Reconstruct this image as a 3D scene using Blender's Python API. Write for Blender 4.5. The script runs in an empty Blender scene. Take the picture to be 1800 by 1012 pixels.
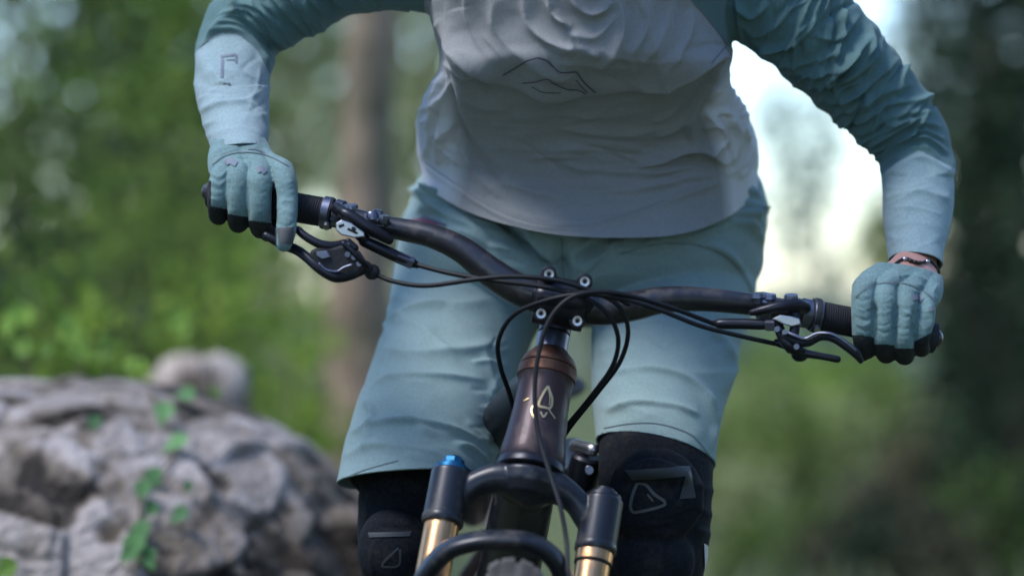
import bpy, bmesh, math, random
import numpy as np
from mathutils import Vector, Matrix
from mathutils.bvhtree import BVHTree
R = math.radians
random.seed(7); rng = np.random.default_rng(7)
sc = bpy.context.scene
# ------------------------------------------------------------ camera, sky, sun, exposure
ZC, D0, S0 = 0.99, 3.0, 0.0006
cam = bpy.data.cameras.new('camera'); camo = bpy.data.objects.new('camera', cam)
sc.collection.objects.link(camo); sc.camera = camo
camo.location = (0, -D0, ZC); camo.rotation_euler = (R(90), 0, 0)
cam.sensor_width = 36; cam.lens = 36 * D0 / (1800 * S0)
cam.clip_start = 0.05; cam.clip_end = 2000
cam.dof.use_dof = True; cam.dof.focus_distance = 3.06; cam.dof.aperture_fstop = 2.0
w = bpy.data.worlds.new('World'); sc.world = w; w.use_nodes = True
nt = w.node_tree; nt.nodes.clear()
sky = nt.nodes.new('ShaderNodeTexSky'); sky.sky_type = 'NISHITA'; sky.sun_disc = False
SUN_EL, SUN_AZ = 57, -118          # azimuth measured from +Y (behind the rider) towards +X
sky.sun_elevation = R(SUN_EL); sky.sun_rotation = R(SUN_AZ); sky.air_density = 1.0; sky.dust_density = 0.2; sky.ozone_density = 2.5
bg = nt.nodes.new('ShaderNodeBackground'); bg.inputs[1].default_value = 0.11
wo = nt.nodes.new('ShaderNodeOutputWorld')
vt = nt.nodes.new('ShaderNodeVectorMath'); vt.operation = 'MULTIPLY'; vt.inputs[1].default_value = (0.94, 1.0, 1.07)   # cool overcast cast
nt.links.new(sky.outputs[0], vt.inputs[0]); nt.links.new(vt.outputs[0], bg.inputs[0]); nt.links.new(bg.outputs[0], wo.inputs[0])
sun = bpy.data.lights.new('sun', 'SUN'); sun.energy = 1.35; sun.angle = R(22); sun.color = (1, 0.97, 0.93)
suno = bpy.data.objects.new('sun', sun); sc.collection.objects.link(suno)
dv = Vector((math.sin(R(SUN_AZ)) * math.cos(R(SUN_EL)), math.cos(R(SUN_AZ)) * math.cos(R(SUN_EL)), math.sin(R(SUN_EL))))
suno.rotation_euler = dv.to_track_quat('Z', 'Y').to_euler()
sc.view_settings.view_transform = 'Standard'; sc.view_settings.look = 'None'
sc.view_settings.exposure = 1.5; sc.view_settings.gamma = 1
sc.view_settings.use_curve_mapping = False
sc.cycles.use_denoising = True
sc.cycles.max_bounces = 7; sc.cycles.transparent_max_bounces = 6
sc.cycles.sample_clamp_indirect = 6

def kk(y): return S0 * (D0 + y) / D0
def P(px, py, y=0.0):
    k = kk(y); return Vector(((px - 900) * k, y, ZC + (506 - py) * k))
def PX(v):  # arrays (n,3) -> pixel coords of the place's own front view, used to lay out folds
    k = S0 * (D0 + v[:, 1]) / D0
    return 900 + v[:, 0] / k, 506 - (v[:, 2] - ZC) / k

# ------------------------------------------------------------ numpy noise
def _h(i, j, k, s):
    n = (i * 374761393 + j * 668265263 + k * 2147483647 + s * 1274126177) & 0xffffffff
    n = ((n ^ (n >> 13)) * 1274126177) & 0xffffffff
    return ((n ^ (n >> 16)) & 0xffff) / 65535.0
def vnoise(p, f=1.0, s=0):
    q = p * f + 1000.0; i = np.floor(q).astype(np.int64); t = q - i; t = t * t * (3 - 2 * t)
    r = 0
    for a in (0, 1):
        for b in (0, 1):
            for c in (0, 1):
                wgt = (t[:, 0] if a else 1 - t[:, 0]) * (t[:, 1] if b else 1 - t[:, 1]) * (t[:, 2] if c else 1 - t[:, 2])
                r = r + wgt * _h(i[:, 0] + a, i[:, 1] + b, i[:, 2] + c, s)
    return r * 2 - 1
def fbm(p, f, o=4, s=0):
    r = 0; a = 1
    for k in range(o): r = r + a * vnoise(p, f * 2 ** k, s + k); a *= 0.5
    return r

# ------------------------------------------------------------ materials
MATS = {}
def nodes(m):
    m.use_nodes = True; return m.node_tree.nodes, m.node_tree.links, m.node_tree.nodes['Principled BSDF']
def mat(name, col, rough=0.6, metal=0.0, spec=0.5, sheen=0.0, coat=0.0, var=0.0, vscale=8.0, col2=None, bump=0.0, bscale=200.0, bump2=0.0, b2scale=20.0, trans=0.0, rvar=0.0, heather=0.0, hscale=320.0, dust=0.0):
    m = bpy.data.materials.new(name); N, L, b = nodes(m)
    b.inputs['Roughness'].default_value = rough; b.inputs['Metallic'].default_value = metal
    b.inputs['Specular IOR Level'].default_value = spec
    b.inputs['Sheen Weight'].default_value = sheen; b.inputs['Coat Weight'].default_value = coat; b.inputs['Coat Roughness'].default_value = 0.15
    tc = N.new('ShaderNodeTexCoord')
    c2 = col2 or tuple(x * (1 - var) for x in col)
    n = N.new('ShaderNodeTexNoise'); n.inputs['Scale'].default_value = vscale; n.inputs['Detail'].default_value = 6; L.new(tc.outputs['Object'], n.inputs['Vector'])
    r = N.new('ShaderNodeValToRGB'); r.color_ramp.elements[0].position = 0.35; r.color_ramp.elements[1].position = 0.65
    r.color_ramp.elements[0].color = (*c2, 1); r.color_ramp.elements[1].color = (*col, 1)
    L.new(n.outputs['Fac'], r.inputs[0]); csock = r.outputs[0]
    if heather:
        hn = N.new('ShaderNodeTexNoise'); hn.inputs['Scale'].default_value = hscale; hn.inputs['Detail'].default_value = 3; L.new(tc.outputs['Object'], hn.inputs['Vector'])
        hm = N.new('ShaderNodeMapRange'); hm.inputs['From Min'].default_value = .3; hm.inputs['From Max'].default_value = .7; hm.inputs['To Min'].default_value = 1 - heather; hm.inputs['To Max'].default_value = 1 + heather
        L.new(hn.outputs['Fac'], hm.inputs[0]); vm = N.new('ShaderNodeVectorMath'); vm.operation = 'SCALE'; L.new(csock, vm.inputs[0]); L.new(hm.outputs[0], vm.inputs['Scale']); csock = vm.outputs[0]
    if dust:
        dn = N.new('ShaderNodeTexNoise'); dn.inputs['Scale'].default_value = 38; dn.inputs['Detail'].default_value = 9; dn.inputs['Roughness'].default_value = .7; L.new(tc.outputs['Object'], dn.inputs['Vector'])
        dm = N.new('ShaderNodeMapRange'); dm.inputs['From Min'].default_value = .52; dm.inputs['From Max'].default_value = .72; dm.inputs['To Max'].default_value = dust; L.new(dn.outputs['Fac'], dm.inputs[0])
        mx = N.new('ShaderNodeMix'); mx.data_type = 'RGBA'; L.new(dm.outputs[0], mx.inputs[0]); L.new(csock, mx.inputs[6]); mx.inputs[7].default_value = (0.20, 0.165, 0.13, 1); csock = mx.outputs[2]
        if not rvar:
            rm = N.new('ShaderNodeMapRange'); rm.inputs['From Max'].default_value = dust; rm.inputs['To Min'].default_value = rough; rm.inputs['To Max'].default_value = min(1, rough + .4); L.new(dm.outputs[0], rm.inputs[0]); L.new(rm.outputs[0], b.inputs['Roughness'])
    L.new(csock, b.inputs['Base Color'])
    if rvar:
        mr = N.new('ShaderNodeMapRange'); mr.inputs['To Min'].default_value = rough - rvar; mr.inputs['To Max'].default_value = rough + rvar
        L.new(n.outputs['Fac'], mr.inputs[0]); L.new(mr.outputs[0], b.inputs['Roughness'])
    last = None
    for (st, scl) in ((bump2, b2scale), (bump, bscale)):
        if st:
            nn = N.new('ShaderNodeTexNoise'); nn.inputs['Scale'].default_value = scl; nn.inputs['Detail'].default_value = 3; L.new(tc.outputs['Object'], nn.inputs['Vector'])
            bp = N.new('ShaderNodeBump'); bp.inputs['Strength'].default_value = 1.0; bp.inputs['Distance'].default_value = st
            L.new(nn.outputs['Fac'], bp.inputs['Height'])
            if last: L.new(last.outputs[0], bp.inputs['Normal'])
            last = bp
    if last: L.new(last.outputs[0], b.inputs['Normal'])
    MATS[name] = m; return m
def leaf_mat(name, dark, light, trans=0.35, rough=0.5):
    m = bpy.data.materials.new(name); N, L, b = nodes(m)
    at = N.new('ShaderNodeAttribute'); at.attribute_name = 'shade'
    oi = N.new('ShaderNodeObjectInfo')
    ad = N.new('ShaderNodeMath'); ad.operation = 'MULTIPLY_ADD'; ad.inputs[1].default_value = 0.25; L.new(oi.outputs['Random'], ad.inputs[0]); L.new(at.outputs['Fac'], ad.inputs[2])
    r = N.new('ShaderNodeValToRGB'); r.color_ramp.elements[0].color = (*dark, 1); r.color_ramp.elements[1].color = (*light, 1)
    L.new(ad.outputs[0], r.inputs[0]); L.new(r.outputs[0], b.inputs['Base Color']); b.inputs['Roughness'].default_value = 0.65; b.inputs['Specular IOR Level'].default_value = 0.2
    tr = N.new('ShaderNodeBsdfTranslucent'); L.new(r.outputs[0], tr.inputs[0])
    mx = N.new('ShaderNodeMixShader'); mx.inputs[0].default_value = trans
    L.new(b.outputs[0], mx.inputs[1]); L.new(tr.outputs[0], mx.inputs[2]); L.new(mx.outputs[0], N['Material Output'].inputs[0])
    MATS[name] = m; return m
mat('jersey_grey', (0.29, 0.295, 0.305), 0.85, spec=0.2, sheen=0.1, var=0.08, vscale=5, bump=0.00025, bscale=700, bump2=0.0010, b2scale=26, heather=.06)
mat('jersey_pale', (0.56, 0.56, 0.62), 0.85, spec=0.2, sheen=0.1, var=0.05, vscale=5, bump=0.00025, bscale=700, heather=.1)
mat('jersey_teal', (0.105, 0.19, 0.195), 0.85, spec=0.2, sheen=0.1, var=0.12, vscale=6, bump=0.00025, bscale=700, bump2=0.0010, b2scale=30, heather=.06)
mat('jersey_cuff', (0.265, 0.35, 0.385), 0.85, spec=0.2, sheen=0.1, var=0.08, vscale=6, bump=0.00025, bscale=700, bump2=0.0006, b2scale=30, heather=.1, col2=(.23, .325, .345))
mat('shorts_teal', (0.245, 0.34, 0.35), 0.9, spec=0.15, sheen=0.05, var=0.08, vscale=6, bump=0.0002, bscale=900, bump2=0.0010, b2scale=18, heather=.07, dust=.10)
mat('glove_teal', (0.165, 0.265, 0.275), 0.85, spec=0.2, sheen=0.1, var=0.16, vscale=40, bump=0.0003, bscale=600, bump2=0.0005, b2scale=90, heather=.16, hscale=420, dust=.12)
mat('glove_dark', (0.018, 0.022, 0.026), 0.8, spec=.25, bump=0.0003, bscale=500, heather=.3, dust=.2)
mat('print_dark', (0.09, 0.085, 0.12), 0.6); mat('print_mauve', (0.15, 0.175, 0.22), 0.6)
mat('seam', (0.13, 0.17, 0.19), 0.8)
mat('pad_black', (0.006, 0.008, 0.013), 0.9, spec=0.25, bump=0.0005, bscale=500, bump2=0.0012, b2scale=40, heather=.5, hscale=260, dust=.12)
mat('pad_grey', (0.03, 0.036, 0.045), 0.6, bump=0.0002, bscale=500)
mat('pad_print', (0.065, 0.07, 0.075), 0.6); mat('white_print', (0.6, 0.6, 0.62), 0.6)
mat('red_print', (0.28, 0.02, 0.05), 0.6)
mat('skin', (0.50, 0.26, 0.21), 0.5, var=0.15, vscale=30, bump=0.0003, bscale=300)
mat('cord', (0.012, 0.01, 0.01), 0.6)
mat('carbon', (0.012, 0.012, 0.018), 0.36, spec=0.6, coat=0.15, vscale=20, dust=.22)
mat('black_metal', (0.02, 0.021, 0.03), 0.35, metal=0.6, rvar=0.1, vscale=60)
mat('grey_metal', (0.16, 0.17, 0.23), 0.35, metal=0.9, rvar=0.1, vscale=60)
mat('silver', (0.50, 0.50, 0.54), 0.35, metal=1.0, rvar=0.08, vscale=80)
mat('rubber', (0.016, 0.017, 0.022), 0.75, bump=0.0004, bscale=350)
mat('cable', (0.008, 0.009, 0.013), 0.55, spec=.3)
mat('frame_paint', (0.036, 0.026, 0.036), 0.45, metal=0.65, coat=0.08, col2=(0.07, 0.04, 0.032), vscale=9, dust=.3)
mat('copper', (0.115, 0.055, 0.04), 0.48, metal=0.75, var=0.3, vscale=30, dust=.3)
mat('fork_paint', (0.012, 0.015, 0.024), 0.38, metal=0.3, coat=0.12, vscale=35, dust=.30)
mat('gold', (0.68, 0.38, 0.19), 0.28, metal=1.0, var=0.12, vscale=30, dust=.15)
mat('emblem', (0.55, 0.42, 0.22), 0.35, metal=0.9)
mat('blue_anod', (0.015, 0.10, 0.21), 0.4, metal=0.8)
mat('tyre', (0.045, 0.042, 0.045), 0.85, col2=(0.14, 0.125, 0.11), vscale=60, bump=0.0008, bscale=250)
mat('shoe', (0.03, 0.03, 0.035), 0.7)
mat('bark', (0.12, 0.09, 0.07), 0.9, col2=(0.06, 0.05, 0.035), vscale=14, bump=0.01, bscale=30)
mat('trunk_bark', (0.33, 0.235, 0.17), 0.9, col2=(0.15, 0.13, 0.08), vscale=5, bump=0.012, bscale=24, heather=.35, hscale=16)
mat('stem', (0.10, 0.085, 0.05), 0.9)

def panel_light_fade():      # pale side panels; their fade to grey paints light falloff into the colour
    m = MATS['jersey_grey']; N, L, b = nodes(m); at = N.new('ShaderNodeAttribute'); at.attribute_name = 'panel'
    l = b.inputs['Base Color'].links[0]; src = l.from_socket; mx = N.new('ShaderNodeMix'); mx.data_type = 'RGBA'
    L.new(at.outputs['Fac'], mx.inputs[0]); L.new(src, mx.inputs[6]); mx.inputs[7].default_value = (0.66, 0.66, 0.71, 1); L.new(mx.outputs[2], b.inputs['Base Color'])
panel_light_fade()
def smoothshade(me):
    me.polygons.foreach_set('use_smooth', [True] * len(me.polygons))
def link(name, me, m=None, parent=None, smooth=True, **props):
    o = bpy.data.objects.new(name, me); sc.collection.objects.link(o)
    if smooth: smoothshade(me)
    if m is not None:
        if isinstance(m, (list, tuple)):
            for q in m: me.materials.append(MATS[q])
        elif isinstance(m, str): me.materials.append(MATS[m])
        else: me.materials.append(m)
    if parent is not None:
        off = worldloc(parent); me.transform(Matrix.Translation(-off)); o.parent = parent
    for a, v in props.items(): o[a] = v
    return o
def worldloc(o):
    l = Vector((0, 0, 0))
    while o is not None: l += o.location; o = o.parent
    return l
def thing(name, label, cat, loc=(0, 0, 0), group=None):
    o = bpy.data.objects.new(name, None); sc.collection.objects.link(o); o.location = loc; o.empty_display_size = 0.1
    o['label'] = label; o['category'] = cat
    if group: o['group'] = group
    return o
def mesh(vs, fs, name='m'):
    me = bpy.data.meshes.new(name); me.from_pydata([tuple(v) for v in vs], [], fs); me.update(); return me
def joinm(parts):
    vs, fs = [], []
    for v, f in parts:
        o = len(vs); vs.extend(v); fs.extend([tuple(i + o for i in q) for q in f])
    return vs, fs
SPLIT = {'seam', 'clamp_band', 'bolt', 'clamp_plate', 'adjuster_knob', 'knuckle_print', 'pad_panel', 'side_print'}
def obj(name, parts, m, parent=None, smooth=True, bevel=0, **props):
    if name in SPLIT and len(parts) > 1:
        return [obj(name, [q], m, parent, smooth, bevel, **props) for q in parts][0]
    parts = [q for q in parts if len(q[0])]
    vs, fs = joinm(parts); me = mesh(vs, fs, name); o = link(name, me, m, parent, smooth, **props)
    if smooth: me.set_sharp_from_angle(angle=R(38))
    if bevel:
        b = o.modifiers.new('bevel', 'BEVEL'); b.width = bevel; b.segments = 2; b.limit_method = 'ANGLE'; b.angle_limit = R(40)
    return o

# ------------------------------------------------------------ shape builders
def catmull(pts, n):
    """pts: list of tuples (any dimension); returns resampled array"""
    a = np.array([list(p) for p in pts], float)
    if len(a) == 2: 
        t = np.linspace(0, 1, n)[:, None]; return a[0] * (1 - t) + a[1] * t
    b = np.vstack([2 * a[0] - a[1], a, 2 * a[-1] - a[-2]])
    out = []; m = len(a) - 1
    for u in np.linspace(0, m, n):
        i = min(int(u), m - 1); t = u - i; p0, p1, p2, p3 = b[i], b[i + 1], b[i + 2], b[i + 3]
        out.append(0.5 * ((2 * p1) + (-p0 + p2) * t + (2 * p0 - 5 * p1 + 4 * p2 - p3) * t * t + (-p0 + 3 * p1 - 3 * p2 + p3) * t ** 3))
    return np.array(out)
def tube_w(pts, n=32, seg=16, caps=True, flat=None):
    """pts: (x,y,z,r[,ry]) in world; returns verts, faces. flat: (axis vector, factor) squashes the cross-section along axis"""
    a = catmull(pts, n); pos = a[:, :3]; rad = np.maximum(a[:, 3], 1e-5)
    T = np.gradient(pos, axis=0); T /= np.linalg.norm(T, axis=1)[:, None] + 1e-12
    up = np.array([0.0, 0.0, 1.0]); 
    if abs(T[0] @ up) > 0.9: up = np.array([0.0, 1.0, 0.0])
    u = np.cross(T[0], up); u /= np.linalg.norm(u)
    rings = []
    def ring(c, u, t, r):
        v = np.cross(t, u); ang = np.arange(seg) * 2 * math.pi / seg
        q = r * (np.cos(ang)[:, None] * u + np.sin(ang)[:, None] * v)
        if flat is not None:
            ax = np.array(flat[0], float); ax /= np.linalg.norm(ax); q = q - ((q @ ax) * (1 - flat[1]))[:, None] * ax
        return c + q
    for i in range(n):
        u = u - (u @ T[i]) * T[i]; u /= np.linalg.norm(u)
        if caps and i == 0:
            for b in (80, 55, 28): rings.append(ring(pos[0] - T[0] * rad[0] * math.sin(R(b)), u, T[0], rad[0] * math.cos(R(b))))
        rings.append(ring(pos[i], u, T[i], rad[i]))
        if caps and i == n - 1:
            for b in (28, 55, 80): rings.append(ring(pos[-1] + T[-1] * rad[-1] * math.sin(R(b)), u, T[-1], rad[-1] * math.cos(R(b))))
    vs = [Vector(p) for r_ in rings for p in r_]; fs = []
    for i in range(len(rings) - 1):
        for j in range(seg):
            j2 = (j + 1) % seg
            fs.append((i * seg + j, i * seg + j2, (i + 1) * seg + j2, (i + 1) * seg + j))
    fs.append(tuple(range(seg))[::-1]); fs.append(tuple((len(rings) - 1) * seg + j for j in range(seg)))
    return vs, fs
def tube(pts, n=32, seg=16, caps=True, flat=None):
    """pts: (px,py,y,r_px)"""
    q = []
    for (px, py, y, r) in pts:
        p = P(px, py, y); q.append((p.x, p.y, p.z, r * kk(y)))
    return tube_w(q, n, seg, caps, flat)
def cyl(a, b, r1, r2=None, seg=24, bev=0.0):
    """flat-ended cylinder in world coordinates, with small chamfer"""
    a, b = Vector(a), Vector(b); r2 = r1 if r2 is None else r2; d = (b - a); L = d.length; d.normalize()
    u = d.orthogonal().normalized(); v = d.cross(u)
    prof = [(0, r1 - bev), (bev, r1), (L - bev, r2), (L, r2 - bev)] if bev else [(0, r1), (L, r2)]
    vs = []; fs = []
    for h, r in prof:
        for j in range(seg):
            t = 2 * math.pi * j / seg; vs.append(a + d * h + (u * math.cos(t) + v * math.sin(t)) * r)
    for i in range(len(prof) - 1):
        for j in range(seg): fs.append((i * seg + j, i * seg + (j + 1) % seg, (i + 1) * seg + (j + 1) % seg, (i + 1) * seg + j))
    fs.append(tuple(range(seg))[::-1]); fs.append(tuple((len(prof) - 1) * seg + j for j in range(seg)))
    return vs, fs
def lathe(a, b, prof, seg=32):
    """prof: list of (t along a-b 0..1, radius)"""
    a, b = Vector(a), Vector(b); d = b - a; dn = d.normalized(); u = dn.orthogonal().normalized(); v = dn.cross(u)
    vs = []; fs = []
    for t, r in prof:
        for j in range(seg):
            q = 2 * math.pi * j / seg; vs.append(a + d * t + (u * math.cos(q) + v * math.sin(q)) * r)
    for i in range(len(prof) - 1):
        for j in range(seg): fs.append((i * seg + j, i * seg + (j + 1) % seg, (i + 1) * seg + (j + 1) % seg, (i + 1) * seg + j))
    fs.append(tuple(range(seg))[::-1]); fs.append(tuple((len(prof) - 1) * seg + j for j in range(seg)))
    return vs, fs
def plate(poly, y0, y1):
    """extruded outline: poly of (px,py) between two depths"""
    n = len(poly); vs = [P(x, y, y0) for x, y in poly]
    vs += [Vector((v.x, y1, v.z)) for v in vs]
    fs = [tuple(range(n)), tuple(range(n, 2 * n))[::-1]] + [(i, i + n, (i + 1) % n + n, (i + 1) % n) for i in range(n)]
    return vs, fs
def ellip(c, r, seg=24, rot=None):
    vs = []; fs = []; m = seg // 2
    for i in range(1, m):
        th = math.pi * i / m
        for j in range(seg):
            ph = 2 * math.pi * j / seg; q = Vector((r[0] * math.sin(th) * math.cos(ph), r[1] * math.sin(th) * math.sin(ph), r[2] * math.cos(th)))
            if rot: q = rot @ q
            vs.append(Vector(c) + q)
    for i in range(m - 2):
        for j in range(seg): fs.append((i * seg + j, (i + 1) * seg + j, (i + 1) * seg + (j + 1) % seg, i * seg + (j + 1) % seg))
    fs.append(tuple(range(seg))); fs.append(tuple((m - 2) * seg + j for j in range(seg))[::-1])
    return vs, fs
def loft(rows, seg=64, n=60, ex=2.4):
    """rows: (py, left px, right px, y front, y back)"""
    a = catmull(rows, n); vs = []; fs = []
    for py, l, r, yf, yb in a:
        yc = (yf + yb) / 2; k = kk(yc); cx = ((l + r) / 2 - 900) * k; rx = (r - l) / 2 * k; z = ZC + (506 - py) * k; ry = (yb - yf) / 2
        for j in range(seg):
            t = 2 * math.pi * j / seg; c, s = math.cos(t), math.sin(t)
            vs.append(Vector((cx + rx * math.copysign(abs(c) ** (2 / ex), c), yc + ry * math.copysign(abs(s) ** (2 / ex), s), z)))
    for i in range(n - 1):
        for j in range(seg): fs.append((i * seg + j, (i + 1) * seg + j, (i + 1) * seg + (j + 1) % seg, i * seg + (j + 1) % seg))
    fs.append(tuple(range(seg))); fs.append(tuple((n - 1) * seg + j for j in range(seg))[::-1])
    return vs, fs

def remesh(parts, voxel, smooth=4):
    vs, fs = joinm(parts); me = mesh(vs, fs, 'tmp'); o = bpy.data.objects.new('tmp', me); sc.collection.objects.link(o)
    m = o.modifiers.new('r', 'REMESH'); m.mode = 'VOXEL'; m.voxel_size = voxel; m.use_smooth_shade = True
    if smooth:
        s = o.modifiers.new('s', 'SMOOTH'); s.factor = 0.5; s.iterations = smooth
    dg = bpy.context.evaluated_depsgraph_get(); dg.update()
    out = bpy.data.meshes.new_from_object(o.evaluated_get(dg)); bpy.data.objects.remove(o); bpy.data.meshes.remove(me)
    return out
def getv(me):
    a = np.empty(len(me.vertices) * 3); me.vertices.foreach_get('co', a); return a.reshape(-1, 3)
def getn(me):
    a = np.empty(len(me.vertices) * 3); me.vertex_normals.foreach_get('vector', a); return a.reshape(-1, 3)
def setv(me, a): me.vertices.foreach_set('co', a.reshape(-1)); me.update()

def fold_field(px, py, folds):
    """each fold: (points, width px, height m[, ratio of width on the right-hand side])"""
    out = np.zeros(len(px))
    for f in folds:
        pts, wd, h = f[0], f[1], f[2]; ratio = f[3] if len(f) > 3 else 1.0
        pl = catmull(pts, max(8, 5 * len(pts))); mar = wd * 3.2 * max(1, ratio)
        sel = np.where((px > pl[:, 0].min() - mar) & (px < pl[:, 0].max() + mar) & (py > pl[:, 1].min() - mar) & (py < pl[:, 1].max() + mar))[0]
        if not len(sel): continue
        x, y = px[sel], py[sel]; best = np.full(len(sel), 1e9); sd = np.zeros(len(sel)); tt = np.zeros(len(sel)); m = len(pl) - 1
        for i in range(m):
            ax, ay = pl[i]; bx, by = pl[i + 1]; dx, dy = bx - ax, by - ay; L2 = dx * dx + dy * dy + 1e-9
            t = np.clip(((x - ax) * dx + (y - ay) * dy) / L2, 0, 1); ex, ey = x - (ax + t * dx), y - (ay + t * dy)
            d = np.hypot(ex, ey); s = np.sign(dx * ey - dy * ex); b = d < best
            best[b] = d[b]; sd[b] = s[b]; tt[b] = (i + t[b]) / m
        ww = np.where(sd > 0, wd * ratio, wd)
        env = np.clip(np.minimum(tt, 1 - tt) * 5, 0, 1) ** 0.7
        prof = np.exp(-(best / ww) ** 1.45)
        out[sel] += h * prof * (0.25 + 0.75 * env) * np.where((tt <= 0) | (tt >= 1), np.exp(-(best / wd) ** 2), 1)
    return out
def creases(path, n, ang, ln=(35, 95), wd=(3, 7), h=(.0018, .0045), spread=.9, seed=1, jit=30):
    """irregular creases along a limb: path of (px, py, half width); ang = mean angle to the limb's direction"""
    r = random.Random(seed); a = catmull(path, 80); out = []
    for _ in range(n):
        i = r.randrange(2, 78); t = a[i + 1][:2] - a[i - 1][:2]; t /= np.linalg.norm(t) + 1e-9; nn_ = np.array([-t[1], t[0]])
        c = a[i][:2] + nn_ * a[i][2] * r.uniform(-spread, spread); q = R(ang + r.gauss(0, jit)); d = t * math.cos(q) + nn_ * math.sin(q); e = np.array([-d[1], d[0]])
        l = r.uniform(*ln) / 2; b = r.uniform(-.22, .22) * l
        out.append(([tuple(c - d * l), tuple(c - d * l * .3 + e * b), tuple(c + d * l * .35 + e * b * .8), tuple(c + d * l - e * b * .5)], r.uniform(*wd), r.uniform(*h) * (1 if r.random() < .72 else -.8), r.choice([.45, .6, 1.0, 1.6])))
    return out
def wrinkle(me, folds, side=-1, extra=None, micro=0.0, mf=18, gain=1.0):
    v = getv(me); n = getn(me); px, py = PX(v)
    f = fold_field(px, py, folds) * gain * np.clip(0.85 + 0.75 * vnoise(v, 24, 8), .15, 1.6); wgt = np.clip(-n[:, 1] * 1.6 + 0.45, 0, 1)
    disp = f * wgt
    if micro: disp = disp + micro * fbm(v * np.array([1, 1, 1.6]), mf, 3, 5)
    if extra is not None: disp = disp + extra(v, n, px, py)
    setv(me, v + n * disp[:, None])
def cut(me, planes):
    """planes: list of (point, point, point, keep_point); removes the far side and leaves the edge open"""
    bm = bmesh.new(); bm.from_mesh(me)
    for a, b, c, keep, region in planes:
        no = (b - a).cross(c - a).normalized()
        if (keep - a).dot(no) > 0: no = -no
        geom = [f for f in bm.faces if region is None or region(f.calc_center_median())]
        es = set(); vs_ = set()
        for f in geom:
            es.update(f.edges); vs_.update(f.verts)
        bmesh.ops.bisect_plane(bm, geom=geom + list(es) + list(vs_), plane_co=a, plane_no=no, clear_outer=False, clear_inner=False, dist=1e-6)
        kill = [f for f in bm.faces if (f.calc_center_median() - a).dot(no) > 1e-6 and (region is None or region(f.calc_center_median()))]
        bmesh.ops.delete(bm, geom=kill, context='FACES')
    bmesh.ops.delete(bm, geom=[v for v in bm.verts if not v.link_faces], context='VERTS')
    bm.to_mesh(me); bm.free(); me.update()
def solid(o, t, off=-1):
    m = o.modifiers.new('thickness', 'SOLIDIFY'); m.thickness = t; m.offset = off
CAM = Vector((0, -D0, ZC))
def bvh_of(me): return BVHTree.FromPolygons([v.co.copy() for v in me.vertices], [tuple(p.vertices) for p in me.polygons])
def hit(bvh, px, py, lift=0.0008):
    d = (P(px, py, 0) - CAM).normalized(); h = bvh.ray_cast(CAM, d)
    if h[0] is None: return None, None
    return h[0] + h[1] * lift, h[1]
def stripe(bvh, pts, wpx, closed=False, n=None, lift=0.0008):
    """flat printed line lying on a surface"""
    a = catmull(pts + ([pts[0]] if closed else []), n or 8 * len(pts)) if n != 0 else np.array(pts, float)
    vs, fs = [], []; prev = False
    T = np.gradient(a, axis=0); T /= np.linalg.norm(T, axis=1)[:, None] + 1e-9
    for i in range(len(a)):
        nx, ny = -T[i][1], T[i][0]; q = []
        for s in (-1, 0, 1):
            p, no = hit(bvh, a[i][0] + nx * s * wpx / 2, a[i][1] + ny * s * wpx / 2, lift)
            q.append(p)
        if None in q: prev = False; continue
        vs += q
        if prev:
            b = len(vs) - 6; fs += [(b, b + 1, b + 4, b + 3), (b + 1, b + 2, b + 5, b + 4)]
        prev = True
    return vs, fs
def patch(bvh, poly, lift=0.0008, n=10):
    """printed filled shape laid on a surface: quad given by four corners"""
    (a, b, c, d) = [np.array(q, float) for q in poly]; vs, fs = [], []; idx = {}
    for i in range(n + 1):
        for j in range(n + 1):
            u, v = i / n, j / n; q = (a * (1 - u) + b * u) * (1 - v) + (d * (1 - u) + c * u) * v
            p, no = hit(bvh, q[0], q[1], lift)
            if p is not None: idx[i, j] = len(vs); vs.append(p)
    for i in range(n):
        for j in range(n):
            k = [(i, j), (i + 1, j), (i + 1, j + 1), (i, j + 1)]
            if all(q in idx for q in k): fs.append(tuple(idx[q] for q in k))
    return vs, fs

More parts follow.
